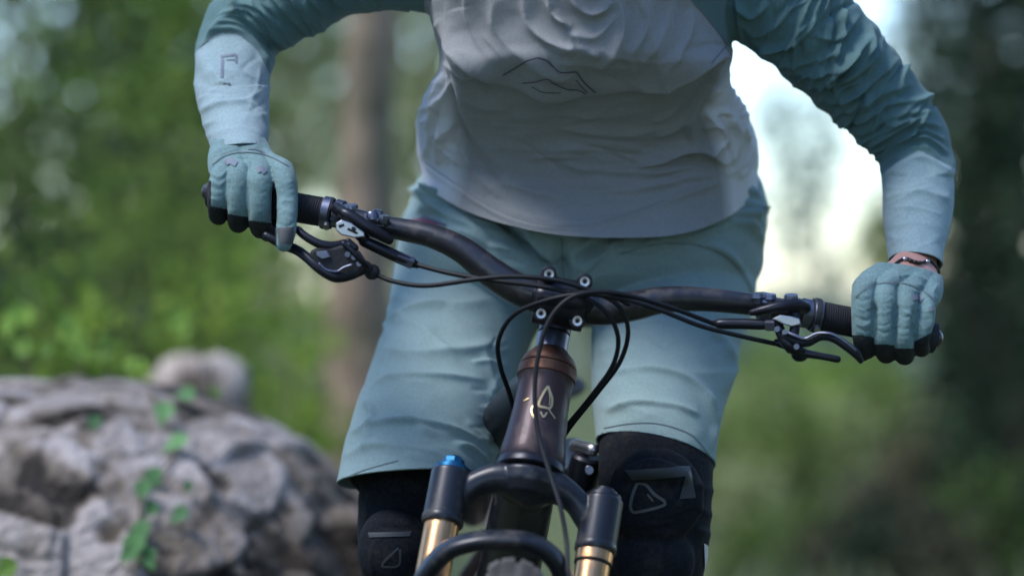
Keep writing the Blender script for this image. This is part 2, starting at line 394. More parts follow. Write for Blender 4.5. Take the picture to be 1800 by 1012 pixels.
# ============================================================ SETTING
def build_ground():
    n = 160; xs = np.sinh(np.linspace(-5.2, 5.2, n)) * 4.2; ys = np.sinh(np.linspace(-5.2, 5.2, n)) * 4.2
    X, Y = np.meshgrid(xs, ys); v = np.stack([X.ravel(), Y.ravel(), np.zeros(n * n)], 1)
    z = 0.10 * fbm(v, 0.5, 3, 3) + 0.03 * fbm(v, 3.0, 2, 9)
    path = np.exp(-((v[:, 0] - 0.02) / 0.7) ** 2); z = z * (1 - path) - 0.02 * path
    bank = np.clip((-v[:, 0] - 1.1 - 0.1 * v[:, 1]) * 0.35, 0, 3.0); z = z + bank * np.clip((v[:, 1] + 6) / 6, 0, 1)
    v[:, 2] = z
    fs = [(i * n + j, i * n + j + 1, (i + 1) * n + j + 1, (i + 1) * n + j) for i in range(n - 1) for j in range(n - 1)]
    me = mesh(v, fs, 'ground')
    m = bpy.data.materials.new('ground'); N, L, b = nodes(m); b.inputs['Roughness'].default_value = 0.95
    tc = N.new('ShaderNodeTexCoord')
    n1 = N.new('ShaderNodeTexNoise'); n1.inputs['Scale'].default_value = 0.9; n1.inputs['Detail'].default_value = 8; L.new(tc.outputs['Object'], n1.inputs['Vector'])
    r = N.new('ShaderNodeValToRGB'); e = r.color_ramp.elements; e[0].position = 0.35; e[0].color = (0.07, 0.055, 0.04, 1); e[1].position = 0.62; e[1].color = (0.08, 0.12, 0.04, 1)
    q = e.new(0.48); q.color = (0.075, 0.085, 0.04, 1)
    L.new(n1.outputs['Fac'], r.inputs[0]); L.new(r.outputs[0], b.inputs['Base Color'])
    n2 = N.new('ShaderNodeTexNoise'); n2.inputs['Scale'].default_value = 30; n2.inputs['Detail'].default_value = 6; L.new(tc.outputs['Object'], n2.inputs['Vector'])
    bp = N.new('ShaderNodeBump'); bp.inputs['Distance'].default_value = 0.03; L.new(n2.outputs['Fac'], bp.inputs['Height']); L.new(bp.outputs[0], b.inputs['Normal'])
    o = link('ground', me, m); o['kind'] = 'structure'
    return BVHTree.FromPolygons([Vector(q) for q in v], fs)
GB = build_ground()
def gz(x, y):
    h = GB.ray_cast(Vector((x, y, 50)), Vector((0, 0, -1))); return h[0].z if h[0] else 0.0

def leaves_np(centres, size, shade, aspect=0.55, droop=0.0):
    """diamond leaves with a folded midrib: 4 verts, 2 tris each"""
    n = len(centres); d = rng.normal(size=(n, 3)); d[:, 2] -= droop; d /= np.linalg.norm(d, axis=1)[:, None]
    e = rng.normal(size=(n, 3)); e -= (e * d).sum(1)[:, None] * d; e /= np.linalg.norm(e, axis=1)[:, None]
    nn = np.cross(d, e); s = size * rng.uniform(0.6, 1.3, n)[:, None]
    a = centres - d * s * 0.5; b = centres + d * s * 0.5
    l = centres + e * s * aspect * 0.5 + nn * s * 0.1; r_ = centres - e * s * aspect * 0.5 + nn * s * 0.1
    v = np.stack([a, l, b, r_], 1).reshape(-1, 3)
    me = bpy.data.meshes.new('foliage'); me.vertices.add(4 * n); me.vertices.foreach_set('co', v.ravel())
    li = np.array([[0, 1, 2], [0, 2, 3]]); f = (li[None] + (np.arange(n) * 4)[:, None, None]).reshape(-1, 3)
    me.loops.add(f.size); me.loops.foreach_set('vertex_index', f.ravel().astype(np.int32))
    me.polygons.add(len(f)); me.polygons.foreach_set('loop_start', np.arange(0, f.size, 3, dtype=np.int32)); me.polygons.foreach_set('loop_total', np.full(len(f), 3, dtype=np.int32))
    me.update(); me.validate()
    at = me.attributes.new('shade', 'FLOAT', 'FACE'); at.data.foreach_set('value', np.repeat(shade, 2).astype(np.float32))
    return me
def clump_cloud(n, cl, rad, crad, zf=1.0, bottom=0.0):
    """points in random clumps inside an uneven dome of radius rad (x,y,z)"""
    c = rng.normal(size=(cl, 3)); c /= np.linalg.norm(c, axis=1)[:, None]; c *= rng.uniform(0.25, 1.0, cl)[:, None] ** 0.5
    c[:, 2] = c[:, 2] * 0.5 + 0.5; c = c * np.array([rad[0], rad[1], rad[2]]); c[:, 2] += bottom
    k = rng.integers(0, cl, n); tone = rng.uniform(0, 0.75, cl)
    p = c[k] + rng.normal(size=(n, 3)) * crad * rng.uniform(0.5, 1.4, cl)[k][:, None]
    p[:, 2] = np.maximum(p[:, 2], 0.02)
    return p, np.clip(tone[k] + rng.normal(0, 0.12, n), 0, 1), c
leaf_mat('leaf_bright', (0.07, 0.14, 0.02), (0.40, 0.54, 0.09), 0.5)
leaf_mat('leaf_sage', (0.14, 0.19, 0.15), (0.34, 0.42, 0.34), 0.5)
leaf_mat('leaf_mid', (0.035, 0.07, 0.02), (0.27, 0.38, 0.08), 0.5)
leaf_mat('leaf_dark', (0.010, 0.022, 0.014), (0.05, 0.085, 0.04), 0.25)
leaf_mat('leaf_pale', (0.24, 0.27, 0.12), (0.50, 0.52, 0.27), 0.5)
leaf_mat('leaf_brown', (0.05, 0.045, 0.028), (0.17, 0.15, 0.085), 0.3)
leaf_mat('leaf_weed', (0.06, 0.13, 0.03), (0.26, 0.42, 0.08), 0.4)
leaf_mat('leaf_ivy', (0.05, 0.13, 0.06), (0.16, 0.33, 0.13), 0.3)

def plant(kind, label, cat, group, x, y, h, wd, m, leaf, n, cl, trunk=0.0, bottom=None, trunk_r=0.05):
    z = gz(x, y) - 0.03; t = thing(kind, label, cat, (x, y, z), group)
    bt = trunk if bottom is None else bottom
    p, sh, c = clump_cloud(n, cl, (wd / 2, wd / 2, h - bt), 0.11 * wd + 0.04, bottom=bt)
    me = leaves_np(p, leaf, sh); me.transform(Matrix.Translation((x, y, z)))
    cr = link('crown' if trunk else 'foliage', me, m, t, smooth=False)
    parts = []
    if trunk:
        parts.append(tube_w([(x, y, z - 0.05, trunk_r * 1.25), (x + .03, y, z + trunk * .5, trunk_r), (x - .02, y, z + trunk, trunk_r * .85), (x, y, z + h * .9, trunk_r * .25)], 14, 10))
    for q in c[:: max(1, len(c) // 12)]:
        b0 = min(max(q[2] * 0.5, 0.0), h * .8) if trunk else 0.0
        parts.append(tube_w([(x, y, z + b0, trunk_r * .35 + .004), (x + q[0] * .5, y + q[1] * .5, z + (b0 + q[2]) * .55, trunk_r * .22 + .003), (x + q[0], y + q[1], z + q[2], .003)], 6, 5))
    obj('trunk' if trunk else 'stem', parts, 'bark' if trunk else 'stem', t)
    return t
def xy(px, y): return (px - 900) * kk(y), y

def place(kind, cat, group, m, rows, trunk=0.0, bottom=0.0, leaf=.055, cl=34, tr=.02, dens=1.0):
    """rows: (label, px, width px, top py, depth)"""
    for lab, px, wpx, top, y in rows:
        k = kk(y); x = (px - 900) * k; wd = wpx * k; h = max(.25, ZC + (506 - top) * k - gz(x, y))
        lf = leaf * (1 if y < 9 else 1 + (y - 9) * .09)
        n = int(min(16000, dens * 1.7 * wd * h / (lf * lf) + 300))
        plant(kind, lab, cat, group, x, y, h, wd, m, lf, n, cl, trunk=min(trunk, h * .4), bottom=bottom, trunk_r=tr)
def build_background():
    g = 'shrubs crowding the left bank'
    place('shrub', 'shrub', g, 'leaf_mid', [('deep green shrub rising at the far left edge above the boulder', -40, 330, 120, 2.6), ('tall green shrub filling the top left corner of the photo', 90, 520, -120, 5.4),
        ('mid green shrub whose top fades behind the left glove', 310, 270, 190, 5.0), ('green shrub just left of the gripping glove on the dark bar end', 210, 300, 240, 4.2), ('wide green shrub standing outside the left edge', -420, 520, -40, 4.4)])
    place('shrub', 'shrub', g, 'leaf_bright', [('yellow-green shrub directly above the crest of the boulder', 150, 260, 400, 2.9), ('bright yellow-green shrub beside the left forearm', 285, 300, 60, 6.0), ('low bright shrub between boulder and glove', 380, 260, 430, 3.9)], dens=1.0)
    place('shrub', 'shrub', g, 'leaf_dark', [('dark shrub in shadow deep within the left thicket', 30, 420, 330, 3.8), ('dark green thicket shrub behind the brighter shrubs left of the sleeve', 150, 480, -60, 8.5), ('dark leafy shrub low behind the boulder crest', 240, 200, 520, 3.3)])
    g = 'tall trees closing off the left side'
    place('broadleaf_tree', 'tree', g, 'leaf_mid', [('tall leafy tree behind the shrubs in the top left corner', 40, 620, -500, 12), ('tall leafy tree above the left elbow of the sleeve', 270, 320, -420, 13), ('tall leafy tree far outside the left edge', -500, 700, -500, 10)], trunk=1.2, bottom=.1, leaf=.10, cl=120, tr=.06, dens=6)
    # brown trunk left of the rider
    x, y = xy(640, 5.0); z = gz(x, y)
    t = thing('pine_tree', 'bare brown tree trunk standing left of the rider, out of focus', 'tree', (x, y, z))
    pts = [(x - .03, y, z - .1, .13), (x - .02, y, z + .4, .095), (x, y, z + 1.2, .085), (x + .03, y, z + 2.2, .078), (x - .02, y, z + 3.6, .07), (x + .05, y, z + 5.2, .05), (x, y, z + 7.5, .015)]
    v, f = tube_w(pts, 90, 28); me = mesh(v, f); a = getv(me); nn = getn(me); a = a + nn * (0.014 * fbm(a * np.array([1, 1, .3]), 12, 3, 2) + .016 * vnoise(a, 3.2, 6))[:, None]; setv(me, a)
    link('trunk', me, 'trunk_bark', t)
    p, sh, c = clump_cloud(9000, 46, (1.5, 1.5, 4.2), .24, bottom=3.4); me = leaves_np(p, .07, sh); me.transform(Matrix.Translation((x, y, z)))
    link('crown', me, 'leaf_mid', t, smooth=False)
    obj('limb', [tube_w([(x, y, z + q[2] * .7, .03), (x + q[0] * .6, y + q[1] * .6, z + q[2] * .9, .018), (x + q[0], y + q[1], z + q[2], .005)], 8, 6) for q in c[::3]], 'bark', t)
    place('broadleaf_tree', 'tree', 'pale trees beyond the brown trunk', 'leaf_pale', [('pale yellow-green tree seen under the left sleeve, left of the brown trunk', 500, 260, -420, 17), ('pale olive tree between the brown trunk and the grey jersey', 740, 260, -420, 19),
        ('pale tree far behind the brown trunk itself', 620, 240, -380, 24), ('distant tree hidden behind the torso', 900, 260, -300, 22), ('distant tree behind the left half of the jersey', 1060, 230, -260, 24), ('far pale tree behind the left forearm', 380, 260, -420, 22)], trunk=1.2, bottom=.1, leaf=.10, cl=120, tr=.05, dens=3.4)
    place('bush', 'bush', 'bright bushes beside the trunk', 'leaf_bright', [('bright green bush right of the small pale rock', 500, 190, 560, 4.4), ('yellow-green bush under the left brake lever', 560, 230, 420, 7.0), ('green bush under the left glove', 440, 250, 330, 8.5), ('bright bush at the foot of the brown trunk', 610, 170, 640, 5.4)])
    place('bush', 'bush', 'bushes along the skyline in the gap', 'leaf_sage', [('pale bush on the skyline right of the jersey', 1330, 150, 545, 24), ('pale bush on the skyline in the middle of the bright gap', 1430, 140, 530, 26), ('pale bush on the skyline left of the right glove', 1550, 110, 480, 22), ('pale bush on the skyline hidden by the hips', 1200, 220, 500, 25)], dens=.8)
    place('bush', 'bush', 'bushes on the slope below the right grip', 'leaf_pale', [('light olive bush right of the shorts below the brake lever', 1340, 150, 640, 11), ('light olive bush under the brake lever tip', 1480, 150, 690, 12), ('pale bush low beside the right knee pad', 1310, 120, 800, 8.6)])
    place('bush', 'bush', 'green bushes on the slope below the right grip', 'leaf_mid', [('green bush straight below the right brake lever', 1420, 140, 650, 9.5), ('mid green bush below the right glove', 1600, 190, 640, 9.0), ('mid green bush at the lower right corner', 1740, 190, 800, 6.6), ('green bush low in the middle of the open slope', 1430, 170, 880, 7.0), ('small green bush near the knee pad side print', 1300, 110, 930, 6.4)])
    place('bush', 'bush', 'brownish bushes on the slope below the right grip', 'leaf_brown', [('brown dry bush below the right glove', 1560, 170, 760, 8.0), ('reddish brown bush left of the dark trees', 1640, 140, 700, 8.4), ('brown dry bush at the bottom right of the knee pad', 1480, 170, 900, 6.6), ('brown dry bush low by the right edge', 1650, 150, 900, 6.2)])
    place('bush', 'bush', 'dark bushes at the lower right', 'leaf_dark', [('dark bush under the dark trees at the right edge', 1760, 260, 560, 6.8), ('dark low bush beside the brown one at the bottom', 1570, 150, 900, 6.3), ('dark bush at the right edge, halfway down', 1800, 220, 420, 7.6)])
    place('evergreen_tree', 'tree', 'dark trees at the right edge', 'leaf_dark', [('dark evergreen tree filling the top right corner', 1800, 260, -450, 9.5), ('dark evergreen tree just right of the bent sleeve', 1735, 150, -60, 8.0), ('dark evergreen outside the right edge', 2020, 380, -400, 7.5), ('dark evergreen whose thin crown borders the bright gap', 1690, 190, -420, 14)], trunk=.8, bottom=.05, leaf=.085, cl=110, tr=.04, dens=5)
    place('young_tree', 'tree', 'thin trees against the bright sky', 'leaf_mid', [('thin sparse tree with sky shining through above the right sleeve', 1600, 160, -380, 15), ('thin sparse tree behind the right forearm', 1560, 90, 330, 14)], trunk=1.2, bottom=1.0, leaf=.06, cl=26, tr=.012, dens=.3)
    place('bush', 'bush', 'sunlit bushes in the meadow under the gap', 'leaf_bright', [('yellow-green bush in the sunlit meadow right of the shorts', 1370, 190, 575, 13), ('yellow-green bush in the meadow below the right brake lever', 1490, 190, 590, 14), ('yellow-green meadow bush beside the shorts hem', 1290, 150, 640, 10)], dens=2)
    place('young_tree', 'tree', 'thin trees against the bright sky', 'leaf_sage', [('pale hazy sapling in the bright gap beside the armpit', 1450, 110, 150, 26), ('pale hazy sapling high in the bright gap under the sleeve', 1370, 120, 60, 30)], trunk=1.0, bottom=.8, leaf=.06, cl=26, tr=.008, dens=.22)
    # unseen trees beside and behind the camera, added to block low skylight
    nm = ['nearest the trail on the left', 'second from the trail on the left', 'third from the trail on the left', 'nearest the trail on the right', 'second from the trail on the right', 'third from the trail on the right', 'farthest back on the left', 'farthest back on the right']
    for q, (x, y, h, wd) in zip(nm, ((-4, -7, 7, 5), (-8, -4, 8, 5), (-11, 2, 8, 5), (4.5, -7, 7, 5), (8, -4, 8, 5), (10, 1, 7, 5), (-7, -11, 9, 6), (7, -11, 9, 6))):
        plant('broadleaf_tree', 'unseen tree added to block low skylight, ' + q, 'tree', 'added unseen trees behind the camera', x, y, h, wd, 'leaf_dark', .26, 4200, 60, trunk=1.0, bottom=.2, trunk_r=.12)
    # grass: one mass
    n = 26000; gx = rng.uniform(-9, 12, n); gy = rng.uniform(2.2, 26, n); z = np.array([gz(a, b) for a, b in zip(gx, gy)])
    h = rng.uniform(.05, .2, n); dx = rng.normal(0, .05, n); dy = rng.normal(0, .05, n); wd = .006 + gy * .0011; an = rng.uniform(0, math.pi, n)
    a = np.stack([gx - wd * np.cos(an), gy - wd * np.sin(an), z - .01], 1); b = np.stack([gx + wd * np.cos(an), gy + wd * np.sin(an), z - .01], 1); c = np.stack([gx + dx, gy + dy, z + h], 1)
    v = np.stack([a, b, c], 1).reshape(-1, 3); me = mesh(v, [(3 * i, 3 * i + 1, 3 * i + 2) for i in range(n)])
    at = me.attributes.new('shade', 'FLOAT', 'FACE'); at.data.foreach_set('value', np.clip(rng.normal(.45, .2, n) + 0.25 * np.sin(gx * 1.3) * np.cos(gy), 0, 1).astype(np.float32))
    g = link('grass', me, 'leaf_pale', None, smooth=False); g['kind'] = 'stuff'; g['label'] = 'blurred grass covering the slope behind the rider'; g['category'] = 'grass'
build_background()

# ------------------------------------------------------------ boulders
def rock_mat(name, light, mid, dark, sc_=9):
    m = bpy.data.materials.new(name); N, L, b = nodes(m); b.inputs['Roughness'].default_value = 0.92
    tc = N.new('ShaderNodeTexCoord')
    n1 = N.new('ShaderNodeTexNoise'); n1.inputs['Scale'].default_value = sc_; n1.inputs['Detail'].default_value = 9; n1.inputs['Distortion'].default_value = 0.6; L.new(tc.outputs['Object'], n1.inputs['Vector'])
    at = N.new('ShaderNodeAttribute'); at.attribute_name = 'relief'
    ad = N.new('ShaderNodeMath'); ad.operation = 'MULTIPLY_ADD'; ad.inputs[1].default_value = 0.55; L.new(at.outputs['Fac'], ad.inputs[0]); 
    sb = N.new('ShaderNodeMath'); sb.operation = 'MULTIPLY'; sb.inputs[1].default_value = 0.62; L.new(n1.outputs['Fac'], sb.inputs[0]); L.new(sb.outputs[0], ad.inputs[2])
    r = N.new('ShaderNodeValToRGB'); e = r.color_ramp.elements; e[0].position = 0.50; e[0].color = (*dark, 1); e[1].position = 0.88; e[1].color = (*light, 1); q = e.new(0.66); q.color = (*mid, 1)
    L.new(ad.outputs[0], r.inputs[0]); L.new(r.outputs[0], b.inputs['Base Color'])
    n2 = N.new('ShaderNodeTexNoise'); n2.inputs['Scale'].default_value = 70; n2.inputs['Detail'].default_value = 6; L.new(tc.outputs['Object'], n2.inputs['Vector'])
    bp = N.new('ShaderNodeBump'); bp.inputs['Distance'].default_value = 0.02; L.new(n2.outputs['Fac'], bp.inputs['Height']); L.new(bp.outputs[0], b.inputs['Normal'])
    MATS[name] = m
rock_mat('rock', (0.42, 0.37, 0.355), (0.18, 0.145, 0.115), (0.022, 0.016, 0.011))
rock_mat('rock_pale', (0.58, 0.50, 0.44), (0.42, 0.34, 0.29), (0.16, 0.12, 0.09))
def boulder(name, label, c, r, ex, sub, m, amp, seed):
    bm = bmesh.new(); bmesh.ops.create_icosphere(bm, subdivisions=sub, radius=1.0); me = bpy.data.meshes.new(name); bm.to_mesh(me); bm.free()
    v = getv(me); nrm = (np.abs(v) ** ex).sum(1) ** (1 / ex); s = v / nrm[:, None]
    p = s * np.array(r)
    big = fbm(p, 3.5, 2, seed) * 0.10 * amp
    nv = vnoise(p, 11, seed + 3); nv2 = vnoise(p + 5, 24, seed + 7); nv3 = vnoise(p + 9, 52, seed + 11)
    nv4 = vnoise(p + 3, 105, seed + 14); lump = (1 - np.abs(nv)) * .36 + (1 - np.abs(nv2)) * .28 + (1 - np.abs(nv3)) * .24 + (1 - np.abs(nv4)) * .12      # ridged: knobs with sharp pits
    pit = np.clip(fbm(p, 14, 2, seed + 21) - 0.15, 0, 1)
    rel = lump - pit * 0.8
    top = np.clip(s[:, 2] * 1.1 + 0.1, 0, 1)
    d = big * .5 + (rel - 0.62) * 0.19 * amp * (1 - 0.6 * top)
    if amp > .6:
        rg = np.random.default_rng(seed); d = big * .22
        rel = np.zeros(len(p))
        for ns, ao, at_, wt in ((40, .006, .04, .30), (420, .008, .22, .50)):
            st_ = rg.normal(size=(ns, 3)); st_ /= np.linalg.norm(st_, axis=1)[:, None]; st_ = st_ * np.array(r) * .9
            q = p + .035 * np.stack([vnoise(p, 9, 41), vnoise(p, 9, 42), vnoise(p, 9, 43)], 1)
            bd = np.full(len(p), 9.); bi = np.zeros(len(p), int); b2 = np.full(len(p), 9.)
            for k_ in range(ns):
                dd = ((q - st_[k_]) ** 2).sum(1); m_ = dd < bd; b2 = np.where(m_, bd, np.minimum(b2, dd)); bi[m_] = k_; bd[m_] = dd[m_]
            off = rg.uniform(-1, 1, ns); tl = rg.normal(size=(ns, 3)) * at_
            edge = np.clip((np.sqrt(b2) - np.sqrt(bd)) / .012, 0, 1)
            d = d + (off[bi] * ao + ((q - st_[bi]) * tl[bi]).sum(1) * edge - (1 - edge) * .007) * (1 - .72 * top)
            rel = rel + wt * (off[bi] * .5 + .5) * (.35 + .65 * edge)
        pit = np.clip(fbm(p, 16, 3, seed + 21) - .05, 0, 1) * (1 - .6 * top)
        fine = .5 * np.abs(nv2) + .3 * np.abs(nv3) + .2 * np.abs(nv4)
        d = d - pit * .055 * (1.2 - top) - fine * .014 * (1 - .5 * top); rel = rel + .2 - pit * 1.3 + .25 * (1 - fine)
    nn = s / np.linalg.norm(s, axis=1)[:, None]; p = p + nn * d[:, None]
    setv(me, p + np.array(c))
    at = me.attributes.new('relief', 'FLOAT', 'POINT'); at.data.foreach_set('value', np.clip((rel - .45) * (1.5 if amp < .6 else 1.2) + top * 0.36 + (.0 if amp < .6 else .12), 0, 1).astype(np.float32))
    o = link(name, me, m, None, True); o.location = c; me.transform(Matrix.Translation(-Vector(c)))
    o['label'] = label; o['category'] = 'boulder'; return o
c = P(60, 1152, 1.3)
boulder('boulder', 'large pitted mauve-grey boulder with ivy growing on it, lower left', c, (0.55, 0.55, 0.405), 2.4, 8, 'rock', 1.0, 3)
boulder('boulder', 'small pale pinkish rock peeking over the top of the big boulder', P(352, 695, 2.3), (0.085, 0.08, 0.072), 2.6, 5, 'rock_pale', 0.25, 9)
rbv = BVHTree.FromPolygons([v.co + Vector(c) for v in bpy.data.objects['boulder'].data.vertices], [tuple(p.vertices) for p in bpy.data.objects['boulder'].data.polygons])
def build_ivy():
    def leaf_shape(c, s, rz, tilt, roll):
        pts = [(0, -.5), (.28, -.42), (.5, -.1), (.3, .12), (.22, .3), (0, .62), (-.22, .3), (-.3, .12), (-.5, -.1), (-.28, -.42)]
        M = Matrix.Rotation(R(tilt), 3, 'X') @ Matrix.Rotation(R(roll), 3, 'Z') @ Matrix.Rotation(R(rz), 3, 'Y')
        vs = [c + M @ Vector((0, 0, 0))]; 
        for x, y in pts: vs.append(c + M @ Vector((x * s, -abs(x) * s * .25 , -y * s)))
        fs = [(0, i, i % 10 + 1) for i in range(1, 11)]; return vs, fs
    def leafobj(t, q, s, rz, tilt, roll, shade, m='leaf_ivy'):
        v, f = leaf_shape(q, s, rz, tilt, roll); me = mesh(v, f); at = me.attributes.new('shade', 'FLOAT', 'FACE'); at.data.foreach_set('value', [shade] * len(f))
        return link('leaf', me, m, t, smooth=False)
    t = None
    vine = [(262, 690), (282, 745), (310, 795), (270, 850), (250, 880), (245, 930), (240, 1000), (235, 1060)]
    base = hit(rbv, 245, 1000, .01)[0]
    t = thing('ivy_plant', 'ivy vine with green leaves trailing down the face of the big boulder', 'plant', base)
    pts = []
    for x, y in catmull(vine, 30):
        q = hit(rbv, x, y, .008)[0]
        if q: pts.append((q.x, q.y, q.z, .0022))
    obj('stem', [tube_w(pts, 60, 6)], 'stem', t)
    for i, (x, y, s, rz, ti, sh) in enumerate(((282, 742, .042, 10, -25, .75), (306, 796, .045, 60, -50, 1.0), (268, 852, .034, -20, -20, .5), (252, 876, .036, 15, -15, .6), (262, 905, .028, 40, 0, .4), (250, 930, .035, -15, -20, .6),
                                             (244, 965, .045, 10, -10, .7), (256, 1000, .038, -30, -20, .6), (310, 915, .034, 60, -30, .35), (322, 708, .034, 80, -30, .7), (330, 870, .02, 20, 0, .3), (228, 985, .03, 50, -10, .4), (155, 750, .028, 30, -20, .25))):
        q = hit(rbv, x, y, .016)[0]
        if q: leafobj(t, q, s * .85, rz, ti, random.uniform(-25, 25), sh)
    # plants growing on top of the boulder
    t2 = thing('weed', 'small bright green weeds sprouting along the top of the boulder', 'plant', P(120, 640, 1.35))
    for x, y, yy, s, rz, sh in ((30, 550, 1.6, .05, 80, 1), (45, 560, 1.6, .045, 30, .9), (15, 575, 1.6, .04, 10, .8), (125, 590, 1.4, .05, -30, .9), (118, 570, 1.4, .04, -20, .9), (138, 615, 1.4, .045, -30, .9), (180, 620, 1.5, .04, 70, .3), (185, 600, 1.5, .03, 40, .35), (245, 645, 1.5, .034, 60, 1), (375, 690, 1.6, .03, 20, 1), (40, 610, 1.5, .045, 120, .3), (80, 615, 1.5, .04, 70, .3), (232, 640, 1.5, .03, 0, .8), (10, 1000, .68, .04, 60, .3), (310, 560, 2.2, .05, 40, 1), (320, 580, 2.2, .04, 80, .9)):
        leafobj(t2, P(x, y, yy), s * .85, rz, -20, random.uniform(-40, 40), sh, 'leaf_weed')
    for q in [tube_w([tuple(P(x, 700, yy)) + (.002,), tuple(P((x + a) / 2, 640, yy)) + (.0018,), tuple(P(a, b, yy)) + (.0012,)], 8, 5) for x, yy, a, b in ((60, 1.6, 30, 560), (60, 1.6, 45, 570), (150, 1.4, 120, 575), (150, 1.4, 138, 615), (190, 1.5, 183, 605), (250, 1.5, 240, 640), (370, 1.6, 375, 690), (320, 2.2, 315, 565))]: obj('stem', [q], 'stem', t2)
build_ivy()

# ============================================================ BICYCLE
TH = R(10.4)
BC = P(985, 532, 0.0)                     # centre of the handlebar clamp
def B(x, y, z):
    """bike frame of reference: origin at the clamp, x right, y back, z up, whole bike leaning over"""
    return Vector((BC.x + x * math.cos(TH) + z * math.sin(TH), BC.y + y, BC.z - x * math.sin(TH) + z * math.cos(TH)))
HA = R(65); AX = (-math.cos(HA), -math.sin(HA))     # steering axis, downwards, in y z
def S(t, x=0.0, off=0.0):
    """point t metres down the steering axis, off = forward offset"""
    return B(x, 0.042 + AX[0] * t - off * math.sin(HA), AX[1] * t + off * math.cos(HA))
bike = thing('mountain_bike', 'dark mountain bike with purple-brown head tube and gold fork legs, ridden towards the camera', 'bicycle', (BC.x - .17, -.2, 0))

def w4(v, r): return (v.x, v.y, v.z, r)
def build_bike():
    b = bike
    # handlebar
    H = [(372, 338, .052, 18.5), (520, 363, .036, 18.5), (600, 379, .028, 18.5), (668, 396, .022, 19), (715, 405, .018, 20), (765, 417, .012, 21.5), (815, 441, .006, 24), (865, 480, .002, 27), (915, 510, 0, 29), (985, 530, 0, 29.5), (1055, 543, 0, 29), (1110, 538, .002, 27), (1165, 527, .006, 24), (1230, 526, .012, 21.5), (1300, 532, .018, 20), (1360, 541, .024, 19), (1430, 553, .030, 18.5), (1510, 569, .038, 18.5), (1640, 594, .052, 18.5)]
    obj('handlebar', [tube(H, 120, 32)], 'carbon', b)
    for pts in ([(369, 337.5, .0525), (585, 376, .0285)], [(1424, 552, .030), (1642, 594, .0525)]):
        A_, B_ = P(*pts[0]), P(*pts[1]); L = (B_ - A_).length; prof = [(0, .008), (0.0, .0165), (.03, .0185), (.06, .0185)]
        n = 46
        for i in range(n):
            t = .07 + .86 * i / n; prof += [(t, .0160), (t + .25 / n * .86, .0160), (t + .3 / n, .0148), (t + .7 / n, .0148)]
        prof += [(.94, .0165), (1, .0165), (1, .011)]
        g = obj('grip', [lathe(A_, B_, prof, 36)], 'rubber', b)
        inner = B_ if pts[0][0] < 900 else A_; d = (B_ - A_).normalized() * (-1 if pts[0][0] < 900 else 1)
        obj('lock_ring', [cyl(inner + d * .001, inner + d * .011, .0178, bev=.001, seg=36)], 'grey_metal', g)
        sb = inner + d * .006 + Vector((0, -.013, -.012))
        obj('clamp_bolt', [cyl(sb, sb + Vector((0, -.006, -.004)), .0035, seg=14)], 'silver', g)
    # stem: face plate, body, bolts
    fp = [tube_w([w4(B(-.027, 0, -.0), .0265), w4(B(.027, 0, 0), .0265)], 6, 40, caps=False)]
    BO = ((965, 482), (1028, 495), (951, 551), (1015, 564))
    for (px, py) in BO:
        q = P(px, py, -.022); fp.append(cyl(q, q + Vector((0, .04, 0)), .0088, seg=20, bev=.001))
    fp.append(tube([(956, 520, -.016, 22), (1022, 532, -.016, 22)], 6, 24))
    st = obj('stem', fp + [tube_w([w4(B(0, .012, -.002), .021), w4(B(0, .03, -.004), .019), w4(B(0, .046, -.008), .0205)], 8, 28), cyl(S(-.017), S(.027), .0195, bev=.002)], 'black_metal', b, bevel=.001)
    for (px, py) in BO:
        q = P(px, py, -.0275); q2 = q + Vector((0, .012, 0))
        bt = obj('stem_bolt', [lathe(q2, q, [(0, .0050), (1, .0050), (1, .0042), (.96, .0022), (.5, .002)], 18)], 'silver', b)
        obj('bolt_socket', [cyl(q + Vector((0, .004, 0)), q + Vector((0, -.0003, 0)), .0017, seg=6)], 'cable', bt)
    obj('stem_cap', [cyl(S(-.021), S(-.017), .0165, bev=.001)], 'black_metal', b)
    # spacers, headset, head tube
    obj('spacer', [cyl(S(.028), S(.038), .0172, bev=.001)], 'black_metal', b)
    obj('spacer', [cyl(S(.0385), S(.058), .0172, bev=.001)], 'grey_metal', b)
    obj('headset_cover', [lathe(S(.058), S(.078), [(0, .018), (.15, .0205), (.5, .027), (.9, .0305), (1, .030)], 40)], 'copper', b)
    t0, t1 = .080, .188
    ht = obj('head_tube', [lathe(S(t0), S(t1), [(0, .029), (.03, .0305), (.10, .0305), (.13, .0290), (.22, .0285), (.45, .0292), (.7, .0315), (.9, .0345), (.97, .0350), (1, .0340)], 48)], 'frame_paint', b)
    obj('head_tube_ring', [lathe(S(t0 - .001), S(t0 + .012), [(0, .030), (.1, .0313), (.9, .0313), (1, .030)], 40)], 'copper', ht)
    obj('lower_headset_cup', [lathe(S(t1 + .0005), S(t1 + .011), [(0, .035), (.2, .0365), (.8, .0365), (1, .034)], 40)], 'black_metal', b)
    vs, fs = joinm([lathe(S(t0), S(t1), [(0, .029), (.03, .0305), (.10, .0305), (.13, .0290), (.22, .0285), (.45, .0292), (.7, .0315), (.9, .0345), (1, .0340)], 48)])
    hb = bvh_of(mesh(vs, fs))
    em = [stripe(hb, [(963, 679), (954, 693), (947, 712), (956, 716), (967, 717), (970, 702), (966, 688), (963, 679)], 4.0, n=26, lift=.0012),
          stripe(hb, [(963, 679), (966, 700), (965, 713)], 1.8, n=8, lift=.0013),
          stripe(hb, [(950, 724), (955, 733), (961, 725)], 3.0, n=9, lift=.0012), stripe(hb, [(962, 717), (975, 736)], 2.2, n=6, lift=.0012), stripe(hb, [(938, 712), (934, 722), (939, 735)], 2.2, n=6, lift=.0012), stripe(hb, [(921, 705), (930, 700)], 1.8, n=6, lift=.0012)]
